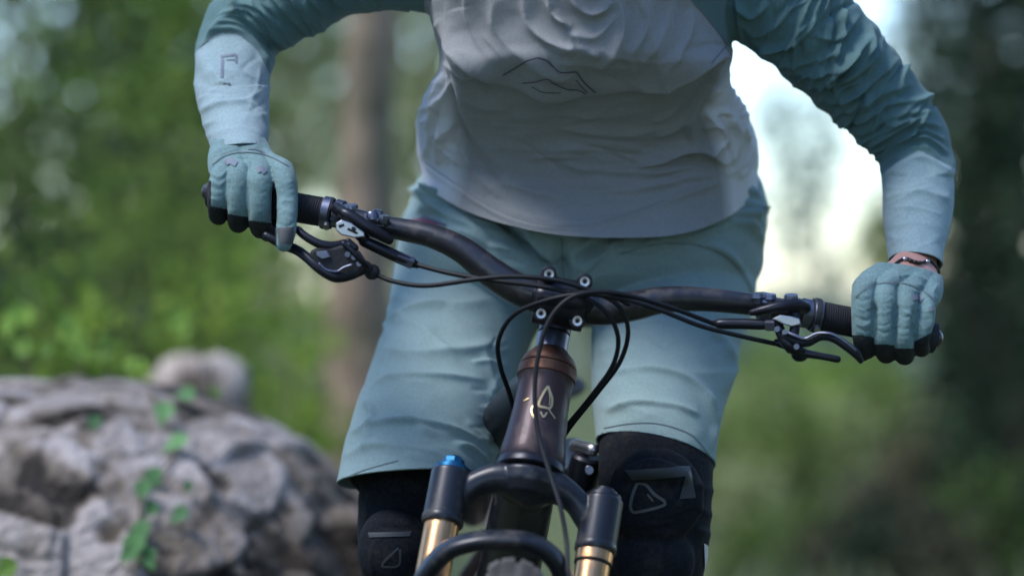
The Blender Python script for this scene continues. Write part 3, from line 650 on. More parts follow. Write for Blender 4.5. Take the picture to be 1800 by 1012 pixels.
    obj('emblem', em, 'emblem', ht)
    # frame tubes
    obj('top_tube', [tube_w([w4(B(0, .045, -.085), .024), w4(B(-.022, .13, -.115), .026), w4(B(-.045, .26, -.17), .024), w4(B(-.05, .56, -.28), .019)], 24, 28, flat=((0, 0, 1), .85))], 'carbon', b)
    obj('down_tube', [tube_w([w4(B(0, .01, -.150), .030), w4(B(0, .10, -.26), .034), w4(B(0, .24, -.42), .034), w4(B(0, .40, -.60), .036)], 28, 28)], 'carbon', b)
    obj('seat_tube', [tube_w([w4(B(0, .60, -.22), .018), w4(B(0, .47, -.62), .020)], 8, 20)], 'carbon', b)
    obj('seat_post', [tube_w([w4(B(0, .60, -.22), .0158), w4(B(0, .62, -.15), .0158)], 4, 20, caps=False)], 'black_metal', b)
    sd = [tube_w([w4(B(0, .47, -.125), .012), w4(B(0, .53, -.122), .022), w4(B(0, .62, -.12), .045), w4(B(0, .70, -.115), .066), w4(B(0, .73, -.112), .060)], 20, 24, flat=((0, 0, 1), .32))]
    obj('saddle', sd, 'rubber', b)
    for s in (-1, 1):
        obj('seat_stay', [tube_w([w4(B(s * .02, .52, -.30), .010), w4(B(s * .06, .66, -.42), .009), w4(B(s * .075, .88, -.60), .009)], 14, 12)], 'carbon', b)
        obj('chain_stay', [tube_w([w4(B(s * .03, .43, -.63), .014), w4(B(s * .06, .60, -.63), .011), w4(B(s * .075, .88, -.60), .010)], 14, 12)], 'carbon', b)
    # rear shock with silver reservoir, beside the down tube
    sh = obj('rear_shock', [cyl(P(1020, 845, .22), P(1005, 800, .33), .022, seg=28, bev=.002), cyl(P(1034, 800, .20), P(1018, 862, .21), .019, seg=28, bev=.003)], 'black_metal', b)
    obj('reservoir', [tube([(1012, 783, .22, 12), (1042, 790, .19, 12)], 8, 24)], 'silver', sh)
    obj('linkage_bolt', [cyl(P(1036, 826, .17), P(1036, 826, .185), .0055, seg=20, bev=.001)], 'grey_metal', sh)
    # cranks and pedals
    bb = B(0, .44, -.63)
    obj('crank', [cyl(B(-.045, .44, -.63), B(.045, .44, -.63), .02), tube_w([w4(B(.07, .44, -.63), .014), w4(B(.082, .44 - .17, -.63), .011)], 6, 12), tube_w([w4(B(-.07, .44, -.63), .014), w4(B(-.082, .44 + .17, -.63), .011)], 6, 12), cyl(B(-.07, .44, -.63), B(.07, .44, -.63), .012)], 'black_metal', b)
    for s in (-1, 1):
        y = .44 - s * .17; pl = []
        a = [B(s * .09, y - .05, -.638), B(s * .19, y - .05, -.638), B(s * .19, y + .05, -.638), B(s * .09, y + .05, -.638)]
        up = Vector((math.sin(TH), 0, math.cos(TH))) * .016
        pl = (a + [q + up for q in a], [(3, 2, 1, 0), (4, 5, 6, 7), (0, 1, 5, 4), (1, 2, 6, 5), (2, 3, 7, 6), (3, 0, 4, 7)])
        obj('pedal', [pl], 'black_metal', b, smooth=False, bevel=.003)
    cs = [cyl(B(.052, .44, -.63), B(.056, .44, -.63), .065, seg=48), cyl(B(.048, .44, -.63), B(.06, .44, -.63), .035, seg=24)]
    obj('chainring', cs, 'black_metal', b, smooth=False)
    # fork
    cr = .0; ft = .205    # crown height along the axis
    lx = .080
    leg = lambda s, t, o=0.0: S(t, s * lx, .0 + o)
    crown = [lathe(S(t1 + .012), S(t1 + .043), [(0, .032), (.12, .0345), (.5, .033), (.85, .026), (1, .018)], 64)]
    for s in (-1, 1):
        crown.append(tube_w([w4(S(.214, 0, .006), .023), w4(S(.212, s * .028, .007), .0175), w4(S(.221, s * .051, .004), .0140), w4(S(.236, s * .067, .0), .0145), w4(leg(s, .246), .0155)], 20, 24, flat=((0, 1, 0), .9)))
    cme = remesh(crown + [cyl(leg(s, .212), leg(s, .268), .0212, seg=40, bev=.002) for s in (-1, 1)], .0013, 5)
    fc = link('fork_crown', cme, 'fork_paint', b)
    for s in (-1, 1):
        obj('crown_collar', [lathe(leg(s, .262), leg(s, .272), [(0, .0208), (.2, .0219), (.8, .0219), (1, .0205)], 40)], 'fork_paint', fc)
        obj('top_cap', [lathe(leg(s, .213), leg(s, .2045), [(0, .0188), (.5, .0188), (.6, .015), (1, .014)], 32)] + ([lathe(leg(s, .2045), leg(s, .1965), [(0, .0115), (.7, .0115), (1, .009)], 8)] if s < 0 else [lathe(leg(s, .2045), leg(s, .201), [(0, .010), (1, .010)], 24)]), 'blue_anod' if s < 0 else 'fork_paint', fc)
        obj('stanchion', [cyl(leg(s, .268), leg(s, .52), .0180, seg=48)], 'gold', b)
        lw = [lathe(leg(s, .375), leg(s, .70), [(0, .0215), (.01, .0255), (.04, .0262), (.10, .0245), (.8, .022), (1, .020)], 36), tube_w([w4(leg(s, .665), .02), w4(leg(s, .69, .03), .018), w4(leg(s, .70, .044), .018)], 8, 20)]
        obj('lower_leg', lw, 'fork_paint', b)
    obj('o_ring', [lathe(leg(1, .283), leg(1, .286), [(0, .0181), (.3, .0198), (.7, .0198), (1, .0181)], 32)], 'cable', b)
    obj('stanchion_sleeve', [lathe(leg(1, .2715), leg(1, .283), [(0, .0181), (.02, .0196), (.98, .0196), (1, .0181)], 40)], 'gold', b)
    for s, t in ((-1, .305), (1, .304)):
        obj('air_port', [cyl(leg(s, t) + Vector((.012, -.0105, 0)), leg(s, t) + Vector((.0135, -.0125, 0)), .0028, seg=14)], 'cable', b)
    # fork arch (brace between the lower legs), set forward of the stanchions
    arc = []
    for (px, py, y, r) in ((725, 1065, -.125, 17), (748, 1010, -.140, 18), (785, 968, -.152, 18), (835, 951, -.160, 18), (885, 948, -.163, 18), (930, 953, -.160, 18), (968, 975, -.152, 18), (990, 1012, -.140, 18), (1005, 1075, -.125, 17)):
        arc.append((px, py, y, r))
    obj('fork_arch', [tube(arc, 60, 24, flat=((0, 1, 0), 2.1)), tube([(725, 1065, -.125, 17), (742, 1120, -.11, 20)], 6, 20), tube([(1005, 1075, -.125, 17), (1012, 1130, -.11, 20)], 6, 20)], 'fork_paint', b)
    # front wheel
    wheel(B_ax := S(.70, 0, .044), .368, True)
    wheel(B(0, .89, -.60), .368, False)
    # cables
    cb = lambda pts, r=4.3: obj('cable', [tube([(a, c, d, r) for a, c, d in pts], 110, 12)], 'cable', b)
    cb([(652, 478, .005), (690, 494, -.015), (750, 502, -.03), (835, 491, -.045), (900, 486, -.05), (970, 491, -.052), (1030, 508, -.05), (1085, 535, -.045), (1104, 580, -.035), (1090, 635, -.015), (1050, 690, .01), (1008, 742, .04), (985, 775, .06)])
    cb([(728, 464, .0), (790, 480, -.02), (860, 492, -.035), (940, 502, -.042), (1010, 517, -.05), (1062, 545, -.05), (1086, 590, -.04), (1078, 640, -.02), (1042, 693, .005), (1005, 738, .03), (985, 760, .05)])
    cb([(1258, 570, .0), (1180, 541, -.03), (1100, 518, -.055), (1045, 513, -.065), (1000, 525, -.07), (966, 562, -.072), (947, 620, -.075), (940, 690, -.08), (946, 760, -.09), (966, 830, -.11), (985, 890, -.13), (996, 950, -.145), (1001, 1015, -.17), (1030, 1100, -.175), (1052, 1160, -.17)])
    cb([(1372, 606, .002), (1300, 590, -.015), (1230, 572, -.03), (1160, 545, -.045), (1090, 524, -.055), (1020, 517, -.055), (950, 531, -.045), (900, 556, -.03), (876, 600, -.01), (880, 645, .015), (895, 690, .04), (905, 730, .06)])
    cb([(1105, 535, -.04), (1060, 515, -.05), (1000, 512, -.05)], 3.6)
    # levers
    lever_left(b); lever_right(b)

def wheel(c, r, front):
    b = bike; ax = (B(1, 0, 0) - B(0, 0, 0)).normalized(); u = Vector((0, 1, 0)); v = ax.cross(u).normalized()
    def ring(prof, seg=128, closed=True):
        vs, fs = [], []; m = len(prof)
        for i in range(seg):
            t = 2 * math.pi * i / seg; rd = u * math.cos(t) + v * math.sin(t)
            for (rr, xx) in prof: vs.append(c + rd * rr + ax * xx)
        for i in range(seg):
            for j in range(m): fs.append((i * m + j, i * m + (j + 1) % m, ((i + 1) % seg) * m + (j + 1) % m, ((i + 1) % seg) * m + j))
        return vs, fs
    R0 = r - .030 - .004
    ty = obj('tyre', [ring([(R0 + .030 * math.sin(t) * (1 if math.sin(t) > 0 else 1.25), .0305 * math.cos(t)) for t in np.linspace(0, 2 * math.pi, 28, endpoint=False)])], 'tyre', b)
    obj('rim', [ring([(R0 - .030, -.017), (R0 - .022, -.017), (R0 - .028, 0), (R0 - .022, .017), (R0 - .030, .017), (R0 - .052, .006), (R0 - .052, -.006)])], 'black_metal', b)
    obj('hub', [cyl(c - ax * .05, c + ax * .05, .014), cyl(c - ax * .034, c - ax * .030, .028), cyl(c + ax * .030, c + ax * .034, .028)], 'black_metal', b)
    obj('brake_disc', [cyl(c - ax * .042, c - ax * .040, .09, seg=48)], 'grey_metal', b, smooth=False)
    sp = []
    for i in range(28):
        t = 2 * math.pi * i / 28; s = -1 if i % 2 else 1; t2 = t + .35 * (1 if i % 4 < 2 else -1)
        a = c + (u * math.cos(t2) + v * math.sin(t2)) * .027 + ax * s * .032; e = c + (u * math.cos(t) + v * math.sin(t)) * (R0 - .05)
        obj('spoke', [cyl(a, e, .001, seg=6)], 'black_metal', b)
    # knobs on the tread
    pat = [(0, -.0085, .0065, .0045), (0, .0085, .0065, .0045), (.5, -.0195, .0055, .0055), (.5, .0195, .0055, .0055)]
    n = 74; base = {}
    def knob(w_, l_, h_):
        vs = [Vector((sx * w_ * q, sy * l_ * q, z)) for z, q in ((-.002, 1.1), (h_, .88)) for sx, sy in ((-1, -1), (1, -1), (1, 1), (-1, 1))]
        return vs, [(3, 2, 1, 0), (4, 5, 6, 7), (0, 1, 5, 4), (1, 2, 6, 5), (2, 3, 7, 6), (3, 0, 4, 7)]
    tw = worldloc(ty)
    shared = {}
    rest = []
    for i in range(n):
        for k, (ph, xo, wd, ln) in enumerate(pat):
            t = 2 * math.pi * (i + ph) / n; lat = xo / .0305; al = math.asin(max(-1, min(1, lat)))
            rd = u * math.cos(t) + v * math.sin(t); tg = -u * math.sin(t) + v * math.cos(t)
            nrm = (rd * math.cos(al) + ax * math.sin(al)).normalized(); xx = (ax * math.cos(al) - rd * math.sin(al)).normalized()
            pos = c + rd * (R0 + .030 * math.cos(al)) + ax * xo
            M = Matrix((xx, tg, nrm)).transposed()
            if k not in shared:
                kv, kf = knob(wd, ln, .0042); shared[k] = (mesh(kv, kf, 'knob'), kv, kf); shared[k][0].materials.append(MATS['tyre'])
            if front and len(ty.children) < 290 and math.sin(t) * (1 if v.z > 0 else -1) > -.2 and (math.cos(t) < .55):
                o = bpy.data.objects.new('knob', shared[k][0]); sc.collection.objects.link(o); o.parent = ty
                o.location = pos - tw; o.rotation_euler = M.to_euler()
            else:
                rest.append(([pos + M @ q for q in shared[k][1]], shared[k][2]))
    o = obj('tread', rest, 'tyre', ty, smooth=False); o['kind'] = 'stuff'

def lever_left(b):
    q = .0
    lv = obj('brake_lever', [  # master cylinder, clamp and hose boss
        tube([(598, 371, -.004, 8), (612, 378, -.010, 11), (645, 398, -.014, 11), (672, 414, -.012, 10), (684, 422, -.01, 8)], 24, 24),
        tube([(592, 366, .012, 11), (606, 376, -.004, 11)], 6, 18),
        tube([(640, 424, -.006, 10), (668, 437, -.005, 10.5), (700, 452, -.003, 10.5), (722, 461, -.002, 9.5), (733, 466, 0, 6)], 24, 22),
        tube([(622, 402, -.010, 11), (640, 420, -.008, 10)], 8, 18)], 'black_metal', b)
    obj('clamp_band', [cyl(P(588, 374, .029), P(603, 378, .027), .0155, seg=32, bev=.001), cyl(P(652, 391, .022), P(668, 395, .021), .0155, seg=32, bev=.001)], 'grey_metal', lv)
    obj('clamp_plate', [plate([(590, 392), (600, 386), (618, 392), (640, 408), (642, 416), (622, 418), (600, 413), (591, 405)], -.016, -.006)], 'silver', lv, smooth=False, bevel=.0012)
    obj('clamp_plate', [plate([(594, 396), (604, 393), (606, 397), (597, 401)], -.0175, -.0162), plate([(612, 400), (630, 409), (627, 412), (610, 404)], -.0175, -.0162)], 'cable', lv, smooth=False)
    obj('adjuster_knob', [lathe(P(617, 374, .0), P(616, 360, -.002), [(0, .007), (.5, .007), (.6, .0085), (1, .0075)], 16), lathe(P(655, 388, .0), P(653, 374, .002), [(0, .006), (.7, .007), (1, .006)], 14), lathe(P(672, 394, .005), P(674, 378, .004), [(0, .006), (.4, .0075), (1, .0065)], 8), cyl(P(640, 384, .004), P(676, 388, .006), .0065, seg=16)], 'grey_metal', lv)
    # blade: runs out under the index finger
    bl = [tube([(612, 428, -.012, 9), (585, 433, -.018, 9), (560, 428, -.020, 8), (535, 414, -.016, 7.5), (524, 404, -.012, 7)], 24, 18),
          tube([(640, 474, -.012, 8), (612, 484, -.018, 10), (588, 486, -.024, 10), (562, 472, -.024, 9), (540, 453, -.017, 9), (522, 440, -.010, 9), (500, 431, -.006, 9), (480, 421, -.004, 8), (468, 414, -.002, 7)], 40, 18, flat=((0, 1, 0), .8))]
    blo = obj('lever_blade', bl, 'black_metal', lv)
    obj('lever_web', [plate([(546, 440), (560, 434), (585, 434), (612, 428), (632, 442), (648, 466), (626, 484), (592, 490), (566, 478), (550, 462), (543, 450)], -.024, -.006)], 'rubber', lv, smooth=False, bevel=.003)
    obj('cover', [plate([(556, 442), (575, 440), (582, 452), (566, 456), (556, 450)], -.0265, -.0238)], 'grey_metal', lv, smooth=False, bevel=.001)
    obj('lever_highlight', [tube([(562, 464, -.027, 2.2), (574, 474, -.028, 2.4), (592, 477, -.028, 2.4), (605, 470, -.027, 2.6), (618, 466, -.027, 3)], 20, 10)], 'grey_metal', lv)  # lighter strip added as a highlight along the lever
    obj('linkage', [tube([(604, 428, -.027, 5), (620, 442, -.029, 5), (634, 458, -.027, 5), (646, 470, -.018, 5)], 18, 12), tube([(612, 424, -.02, 6), (624, 436, -.02, 7)], 6, 12)], 'black_metal', lv)
    obj('bolt', [cyl(P(611, 447, -.02), P(611, 447, -.0262), .003, seg=12), cyl(P(622, 452, -.02), P(622, 452, -.027), .003, seg=12), cyl(P(631, 463, -.02), P(631, 463, -.027), .003, seg=12), cyl(P(610, 431, -.02), P(610, 431, -.0285), .003, seg=12)], 'grey_metal', lv)
    obj('barrel_adjuster', [ellip(P(654, 478, .0), (.0085, .0085, .0085), 20), lathe(P(636, 462, -.012), P(652, 476, -.002), [(0, .004), (.3, .006), (.8, .006), (1, .005)], 10)], 'rubber', lv)
    obj('hose_nut', [cyl(P(698, 451, -.003), P(726, 463, -.002), .0068, seg=6)], 'grey_metal', lv)
def lever_right(b):
    lv = obj('brake_lever', [tube([(1322, 549, -.010, 6), (1345, 544, -.014, 8.5), (1375, 538, -.014, 11), (1400, 536, -.008, 12), (1414, 540, .004, 12)], 24, 22),
        tube([(1256, 568, 0, 5.5), (1268, 569, -.003, 9), (1300, 569, -.006, 9.5), (1340, 570, -.010, 9.5), (1362, 569, -.012, 8)], 24, 20),
        tube([(1368, 572, -.010, 9), (1375, 590, -.014, 10), (1388, 606, -.016, 12), (1404, 616, -.012, 11)], 20, 18),
        tube([(1395, 545, -.004, 10), (1398, 565, -.01, 9), (1396, 585, -.014, 9)], 12, 16)], 'black_metal', b)
    obj('clamp_band', [cyl(P(1408, 549, .028), P(1424, 552, .030), .0158, seg=32, bev=.001), cyl(P(1335, 537, .021), P(1352, 540, .023), .0152, seg=32, bev=.001)], 'grey_metal', lv)
    obj('clamp_plate', [plate([(1357, 560), (1372, 553), (1392, 556), (1406, 560), (1408, 570), (1392, 574), (1378, 570)], -.020, -.012)], 'silver', lv, smooth=False, bevel=.0012)
    obj('adjuster_knob', [lathe(P(1334, 532, .004), P(1333, 515, .002), [(0, .006), (.5, .006), (.6, .0075), (1, .006)], 10), lathe(P(1354, 534, .004), P(1354, 517, .002), [(0, .006), (.5, .006), (.6, .0075), (1, .006)], 10), cyl(P(1330, 530, .005), P(1358, 532, .005), .006, seg=14), lathe(P(1391, 532, -.004), P(1391, 518, -.006), [(0, .006), (.4, .008), (1, .007)], 14)], 'grey_metal', lv)
    obj('lever_blade', [tube([(1378, 590, -.018, 8), (1400, 599, -.022, 9), (1420, 602, -.026, 7.5), (1442, 592, -.030, 7), (1465, 594, -.034, 8), (1488, 608, -.036, 8.5), (1505, 622, -.036, 8), (1513, 634, -.035, 5)], 44, 18, flat=((0, 1, 0), .8))], 'black_metal', lv)
    obj('lever_edge', [tube([(1382, 583, -.024, 3), (1398, 590, -.028, 3.5), (1416, 595, -.031, 3.2), (1436, 586, -.034, 2.6), (1462, 587, -.039, 2.8), (1486, 601, -.041, 2.8), (1503, 615, -.041, 2.5)], 44, 10)], 'grey_metal', lv)
    sh = obj('shifter', [tube([(1388, 612, -.006, 9), (1412, 620, -.008, 8), (1440, 625, -.01, 6.5), (1472, 631, -.01, 6.5)], 20, 16), ellip(P(1406, 622, -.004), (.0095, .010, .0085), 20), tube([(1366, 602, -.0, 7), (1380, 606, -.004, 8)], 6, 14)], 'black_metal', lv)
    obj('bolt', [cyl(P(1380, 583, -.016), P(1380, 583, -.0265), .0028, seg=12), cyl(P(1366, 578, -.012), P(1366, 578, -.022), .003, seg=12), cyl(P(1400, 609, -.016), P(1400, 609, -.028), .003, seg=12)], 'grey_metal', lv)
    obj('hose_nut', [cyl(P(1346, 570, -.010), P(1362, 570, -.012), .0072, seg=6)], 'grey_metal', lv)
build_bike()

# ============================================================ RIDER
rider = thing('person', 'rider in grey and teal jersey, teal shorts and gloves, gripping the handlebar', 'person', (BC.x - .02, .35, .27))
# finger chains shared by the body's hands and the gloves: (px, py, y, r px)
LH = {'index': [(497, 300, .018, 19), (503, 322, .002, 19), (505, 352, -.004, 18), (504, 385, -.016, 17.5), (502, 408, -.022, 17), (499, 428, -.026, 14)],
      'middle': [(458, 300, .022, 20), (457, 325, .008, 21.5), (456, 368, .006, 20.5), (457, 388, .014, 19.5), (458, 401, .036, 18), (458, 390, .058, 15), (459, 372, .066, 13)],
      'ring': [(420, 302, .022, 18), (419, 322, .011, 19), (418, 360, .010, 18.5), (418, 380, .020, 18), (419, 393, .040, 17), (420, 382, .062, 14), (421, 366, .070, 12)],
      'pinky': [(389, 308, .026, 17), (385, 322, .019, 17), (382, 350, .016, 17), (382, 366, .024, 16.5), (384, 380, .042, 15.5), (388, 368, .062, 12.5), (389, 352, .068, 11)],
      'thumb': [(470, 290, .085, 22), (484, 330, .084, 19), (482, 372, .072, 16.5), (474, 398, .050, 14.5), (470, 411, .026, 13)]}
LP = [[(422, 246, .100, 39), (438, 266, .076, 37), (462, 288, .048, 27), (495, 298, .022, 20)], [(422, 246, .100, 39), (432, 266, .072, 39), (446, 288, .042, 29), (458, 300, .022, 20)],
      [(420, 246, .100, 39), (415, 267, .074, 39), (416, 290, .044, 29), (420, 302, .024, 18)], [(416, 246, .100, 39), (402, 269, .080, 35), (393, 292, .050, 28), (389, 308, .028, 17)], [(430, 255, .09, 38), (455, 280, .09, 26), (470, 292, .086, 22)], [(388, 344, .084, 19), (430, 360, .086, 22), (476, 374, .085, 20)]]
RH = {'index': [(1520, 506, .018, 22), (1517, 530, .006, 20), (1517, 570, .004, 19.5), (1518, 596, .010, 18.5), (1522, 614, .030, 17), (1526, 604, .056, 15), (1528, 588, .064, 13)],
      'middle': [(1555, 508, .018, 19), (1555, 532, .005, 19.5), (1553, 582, .003, 19), (1555, 606, .010, 18), (1558, 622, .030, 17), (1560, 612, .056, 15), (1561, 596, .066, 13)],
      'ring': [(1593, 516, .020, 18.5), (1593, 540, .008, 18.5), (1588, 588, .004, 18), (1588, 610, .010, 17.5), (1590, 624, .028, 17), (1592, 618, .054, 15), (1594, 602, .066, 13)],
      'pinky': [(1626, 530, .026, 17), (1627, 548, .016, 16.5), (1620, 585, .012, 16), (1618, 602, .020, 15), (1620, 613, .038, 14), (1622, 606, .058, 13), (1624, 592, .066, 12)],
      'thumb': [(1545, 505, .080, 22), (1528, 548, .084, 19), (1520, 590, .074, 16.5), (1520, 612, .050, 14.5), (1516, 622, .028, 13)]}
RPm = [[(1606, 462, .115, 42), (1585, 482, .074, 40), (1543, 493, .042, 29), (1521, 505, .022, 23)], [(1606, 462, .115, 42), (1595, 488, .070, 42), (1570, 498, .038, 29), (1555, 507, .020, 20)],
       [(1608, 462, .115, 42), (1608, 492, .072, 41), (1600, 508, .042, 29), (1593, 516, .022, 20)], [(1612, 462, .115, 42), (1622, 494, .080, 36), (1628, 516, .050, 28), (1627, 530, .028, 18)], [(1598, 480, .09, 38), (1568, 498, .088, 26), (1545, 506, .082, 22)], [(1530, 596, .082, 20), (1575, 606, .084, 22), (1622, 606, .080, 19)]]
def hand(H, Pm, grow):
    out = [tube([(a, b_, c_, d_ + grow + (1.0 if grow == 0 else 0)) for a, b_, c_, d_ in ch], 26, 18) for ch in H.values()]
    out += [tube([(a, b_, c_, d_ + grow) for a, b_, c_, d_ in ch], 20, 20) for ch in Pm]
    return out
def build_body():
    p = []
    p += hand(LH, LP, -8); p += hand(RH, RPm, -8)
    # forearms, upper arms, shoulders
    p.append(tube([(420, 238, .108, 38), (412, 190, .16, 46), (408, 130, .215, 54), (432, 76, .25, 44), (520, 14, .22, 42), (650, -80, .19, 56), (760, -110, .2, 80)], 40, 24))
    p.append(tube([(1607, 470, .108, 40), (1606, 440, .13, 42), (1612, 380, .18, 50), (1614, 300, .23, 55), (1590, 230, .25, 56), (1500, 130, .23, 60), (1400, 40, .2, 66), (1290, -60, .2, 78)], 40, 24))
    p.append(loft([(-150, 880, 1140, .07, .26), (-100, 800, 1240, .06, .32), (0, 800, 1235, .085, .35), (130, 810, 1235, .12, .42), (230, 800, 1240, .18, .52), (320, 780, 1280, .26, .60), (430, 760, 1290, .30, .60), (500, 800, 1260, .34, .56)], 48, 40))
    # neck and head, above the picture
    p.append(tube([(1008, -110, .16, 70), (1008, -150, .10, 66), (1008, -190, .07, 62)], 10, 24))
    hc = P(1008, -290, .03)
    p.append(ellip(hc + Vector((0, .02, .03)), (.076, .095, .095), 32)); p.append(ellip(hc + Vector((0, -.02, -.045)), (.058, .065, .075), 28))
    p.append(tube_w([w4(hc + Vector((0, -.088, .012)), .008), w4(hc + Vector((0, -.098, -.008)), .011), w4(hc + Vector((0, -.092, -.022)), .013)], 8, 14))
    for s in (-1, 1):
        p.append(ellip(hc + Vector((s * .078, .015, -.005)), (.008, .018, .03), 16)); p.append(ellip(hc + Vector((s * .032, -.072, .028)), (.024, .014, .009), 14))
    p.append(tube_w([w4(hc + Vector((-.022, -.078, -.05)), .006), w4(hc + Vector((0, -.085, -.05)), .0085), w4(hc + Vector((.022, -.078, -.05)), .006)], 8, 12))
    # legs
    p.append(tube([(870, 430, .46, 118), (800, 600, .36, 92), (742, 800, .25, 70), (712, 880, .225, 56), (712, 980, .26, 50), (730, 1120, .45, 58), (760, 1240, .60, 42), (775, 1300, .66, 36)], 60, 28))
    p.append(tube([(1150, 440, .46, 118), (1165, 600, .34, 92), (1155, 800, .18, 76), (1152, 870, .16, 64), (1150, 960, .165, 58), (1115, 1130, .22, 56), (1075, 1290, .30, 42), (1065, 1350, .32, 36)], 60, 28))
    me = remesh(p, .0034, 4); o = link('body', me, 'skin', rider)
    for s in (-1, 1):
        e = obj('eye', [ellip(hc + Vector((s * .030, -.074, .012)), (.011, .011, .011), 16)], 'white_print', rider)
        obj('iris', [ellip(hc + Vector((s * .030, -.0825, .012)), (.005, .003, .005), 12)], 'print_dark', e)
    # helmet above the frame
    hv, hf = ellip(hc + Vector((0, .03, .045)), (.105, .13, .115), 48); keep = [f for f in hf if sum(hv[i].z for i in f) / len(f) > hc.z + .02 - (sum(hv[i].y for i in f) / len(f) - hc.y) * .35]
    h = obj('helmet', [(hv, keep)], 'carbon', rider); solid(h, .02)
    obj('visor', [tube_w([w4(hc + Vector((-.09, -.04, .09)), .012), w4(hc + Vector((-.06, -.13, .105)), .014), w4(hc + Vector((0, -.165, .11)), .014), w4(hc + Vector((.06, -.13, .105)), .014), w4(hc + Vector((.09, -.04, .09)), .012)], 30, 14, flat=((0, 0, 1), .35))], 'carbon', h)
build_body()

# ---------------- jersey
def build_jersey():
    torso = loft([(-150, 900, 1120, .05, .28), (-115, 800, 1225, .02, .33), (-60, 745, 1290, .012, .37), (0, 750, 1287, .024, .40), (50, 762, 1283, .036, .43), (100, 773, 1284, .038, .46), (130, 769, 1278, .045, .48), (160, 752, 1284, .085, .50), (195, 738, 1308, .132, .53), (235, 733, 1324, .172, .56), (275, 734, 1331, .200, .585), (310, 740, 1330, .212, .60), (350, 742, 1326, .212, .61), (390, 750, 1316, .200, .62), (440, 752, 1316, .182, .62), (480, 770, 1300, .17, .62)], 96, 120, 2.35)
    la = tube([(430, 278, .058, 42), (423, 256, .090, 49), (419, 238, .118, 53), (414, 205, .15, 58), (408, 150, .20, 66), (411, 100, .235, 69), (430, 50, .25, 72), (490, 0, .24, 82), (580, -60, .22, 96), (680, -95, .2, 110), (800, -90, .2, 120)], 70, 40)
    ra = tube([(1607, 515, .080, 40), (1610, 478, .10, 46), (1609, 455, .118, 48), (1611, 420, .15, 53), (1613, 360, .195, 61), (1612, 300, .235, 64), (1596, 240, .25, 68), (1545, 180, .24, 76), (1485, 115, .225, 85), (1420, 50, .21, 92), (1340, -15, .2, 98), (1260, -40, .2, 110), (1180, -70, .2, 110)], 80, 40)
    me = remesh([torso, la, ra], .0019, 5)
    F = []
    # --- chest drape
    F += [([(786, 20), (800, 75), (845, 122), (920, 148), (1010, 158), (1110, 150), (1200, 122), (1262, 92)], 20, .013, .55),
          ([(762, 0), (785, 60), (815, 118), (850, 150)], 10, .005), ([(775, 90), (800, 150), (850, 185), (900, 190)], 13, .004),
          ([(868, 0), (872, 50), (905, 92), (960, 118), (1020, 124)], 11, .006), ([(918, -5), (935, 50), (985, 84), (1030, 88)], 9, .005), ([(1000, 60), (1046, 66), (1082, 30)], 7, .004), ([(1000, -10), (1022, 18), (1046, 26), (1075, 5)], 8, .007), ([(960, -5), (975, 30), (1004, 50)], 6, .004),
          ([(1090, 0), (1095, 50), (1080, 95), (1050, 120)], 9, .005), ([(1140, 0), (1135, 50), (1110, 100)], 8, .004), ([(1180, 10), (1165, 60), (1130, 110)], 9, .004), ([(1215, 20), (1205, 70), (1165, 118)], 8, .004),
          ([(1010, 60), (1030, 90), (1055, 100)], 6, .004), ([(975, 20), (1000, 60), (1010, 90)], 5, .003)]
    F += [([(880, 172), (960, 178), (1050, 184), (1150, 168), (1215, 140)], 10, .003), ([(870, 205), (960, 200), (1060, 205), (1150, 195)], 9, .0022), ([(900, 236), (1000, 228), (1100, 236), (1180, 222)], 8, .0026), ([(850, 258), (950, 262), (1050, 252), (1130, 262)], 10, .002)]
    # --- right waist twist
    F += [([(1120, 292), (1160, 278), (1200, 262), (1236, 262), (1262, 284), (1272, 304)], 10, .010, .6), ([(1080, 300), (1150, 302), (1210, 292), (1258, 300)], 9, .004), ([(1060, 340), (1140, 330), (1210, 312), (1265, 306)], 9, .005), ([(1030, 366), (1130, 356), (1210, 334), (1268, 316)], 8, .004),
          ([(1268, 92), (1245, 140), (1222, 178), (1210, 215), (1218, 255)], 9, .007, .6), ([(1300, 96), (1276, 140), (1246, 178)], 7, .005), ([(1150, 240), (1185, 226), (1215, 200)], 8, .004), ([(1145, 215), (1180, 200), (1212, 168)], 7, .003),
          ([(1240, 196), (1262, 222), (1258, 250), (1240, 262)], 7, .007), ([(1275, 190), (1290, 230), (1285, 262), (1268, 290)], 7, .008), ([(1300, 215), (1312, 250), (1300, 285), (1280, 306)], 7, .007), ([(1326, 250), (1318, 286), (1298, 312)], 6, .005), ([(1240, 230), (1250, 215), (1268, 212)], 5, .004)]
    # --- left side panel and crease beside the belly
    F += [([(770, 105), (795, 150), (806, 205), (830, 262), (875, 320)], 11, -.008), ([(795, 130), (812, 190), (838, 245), (890, 300)], 12, .006), ([(780, 170), (760, 215), (762, 262)], 10, .005), ([(800, 215), (776, 240), (768, 285)], 7, .005), ([(745, 185), (742, 230), (750, 275)], 8, .004), ([(790, 262), (830, 300), (880, 345)], 9, .004), ([(820, 250), (870, 300), (940, 340), (1010, 352)], 11, .004)]
    # --- hem band
    F += [([(860, 352), (920, 380), (1000, 392), (1090, 382), (1180, 352), (1258, 324)], 7, .003), ([(745, 292), (800, 328), (870, 374), (930, 396), (985, 403), (1050, 398), (1120, 377), (1200, 344), (1262, 320)], 5, .0022)]
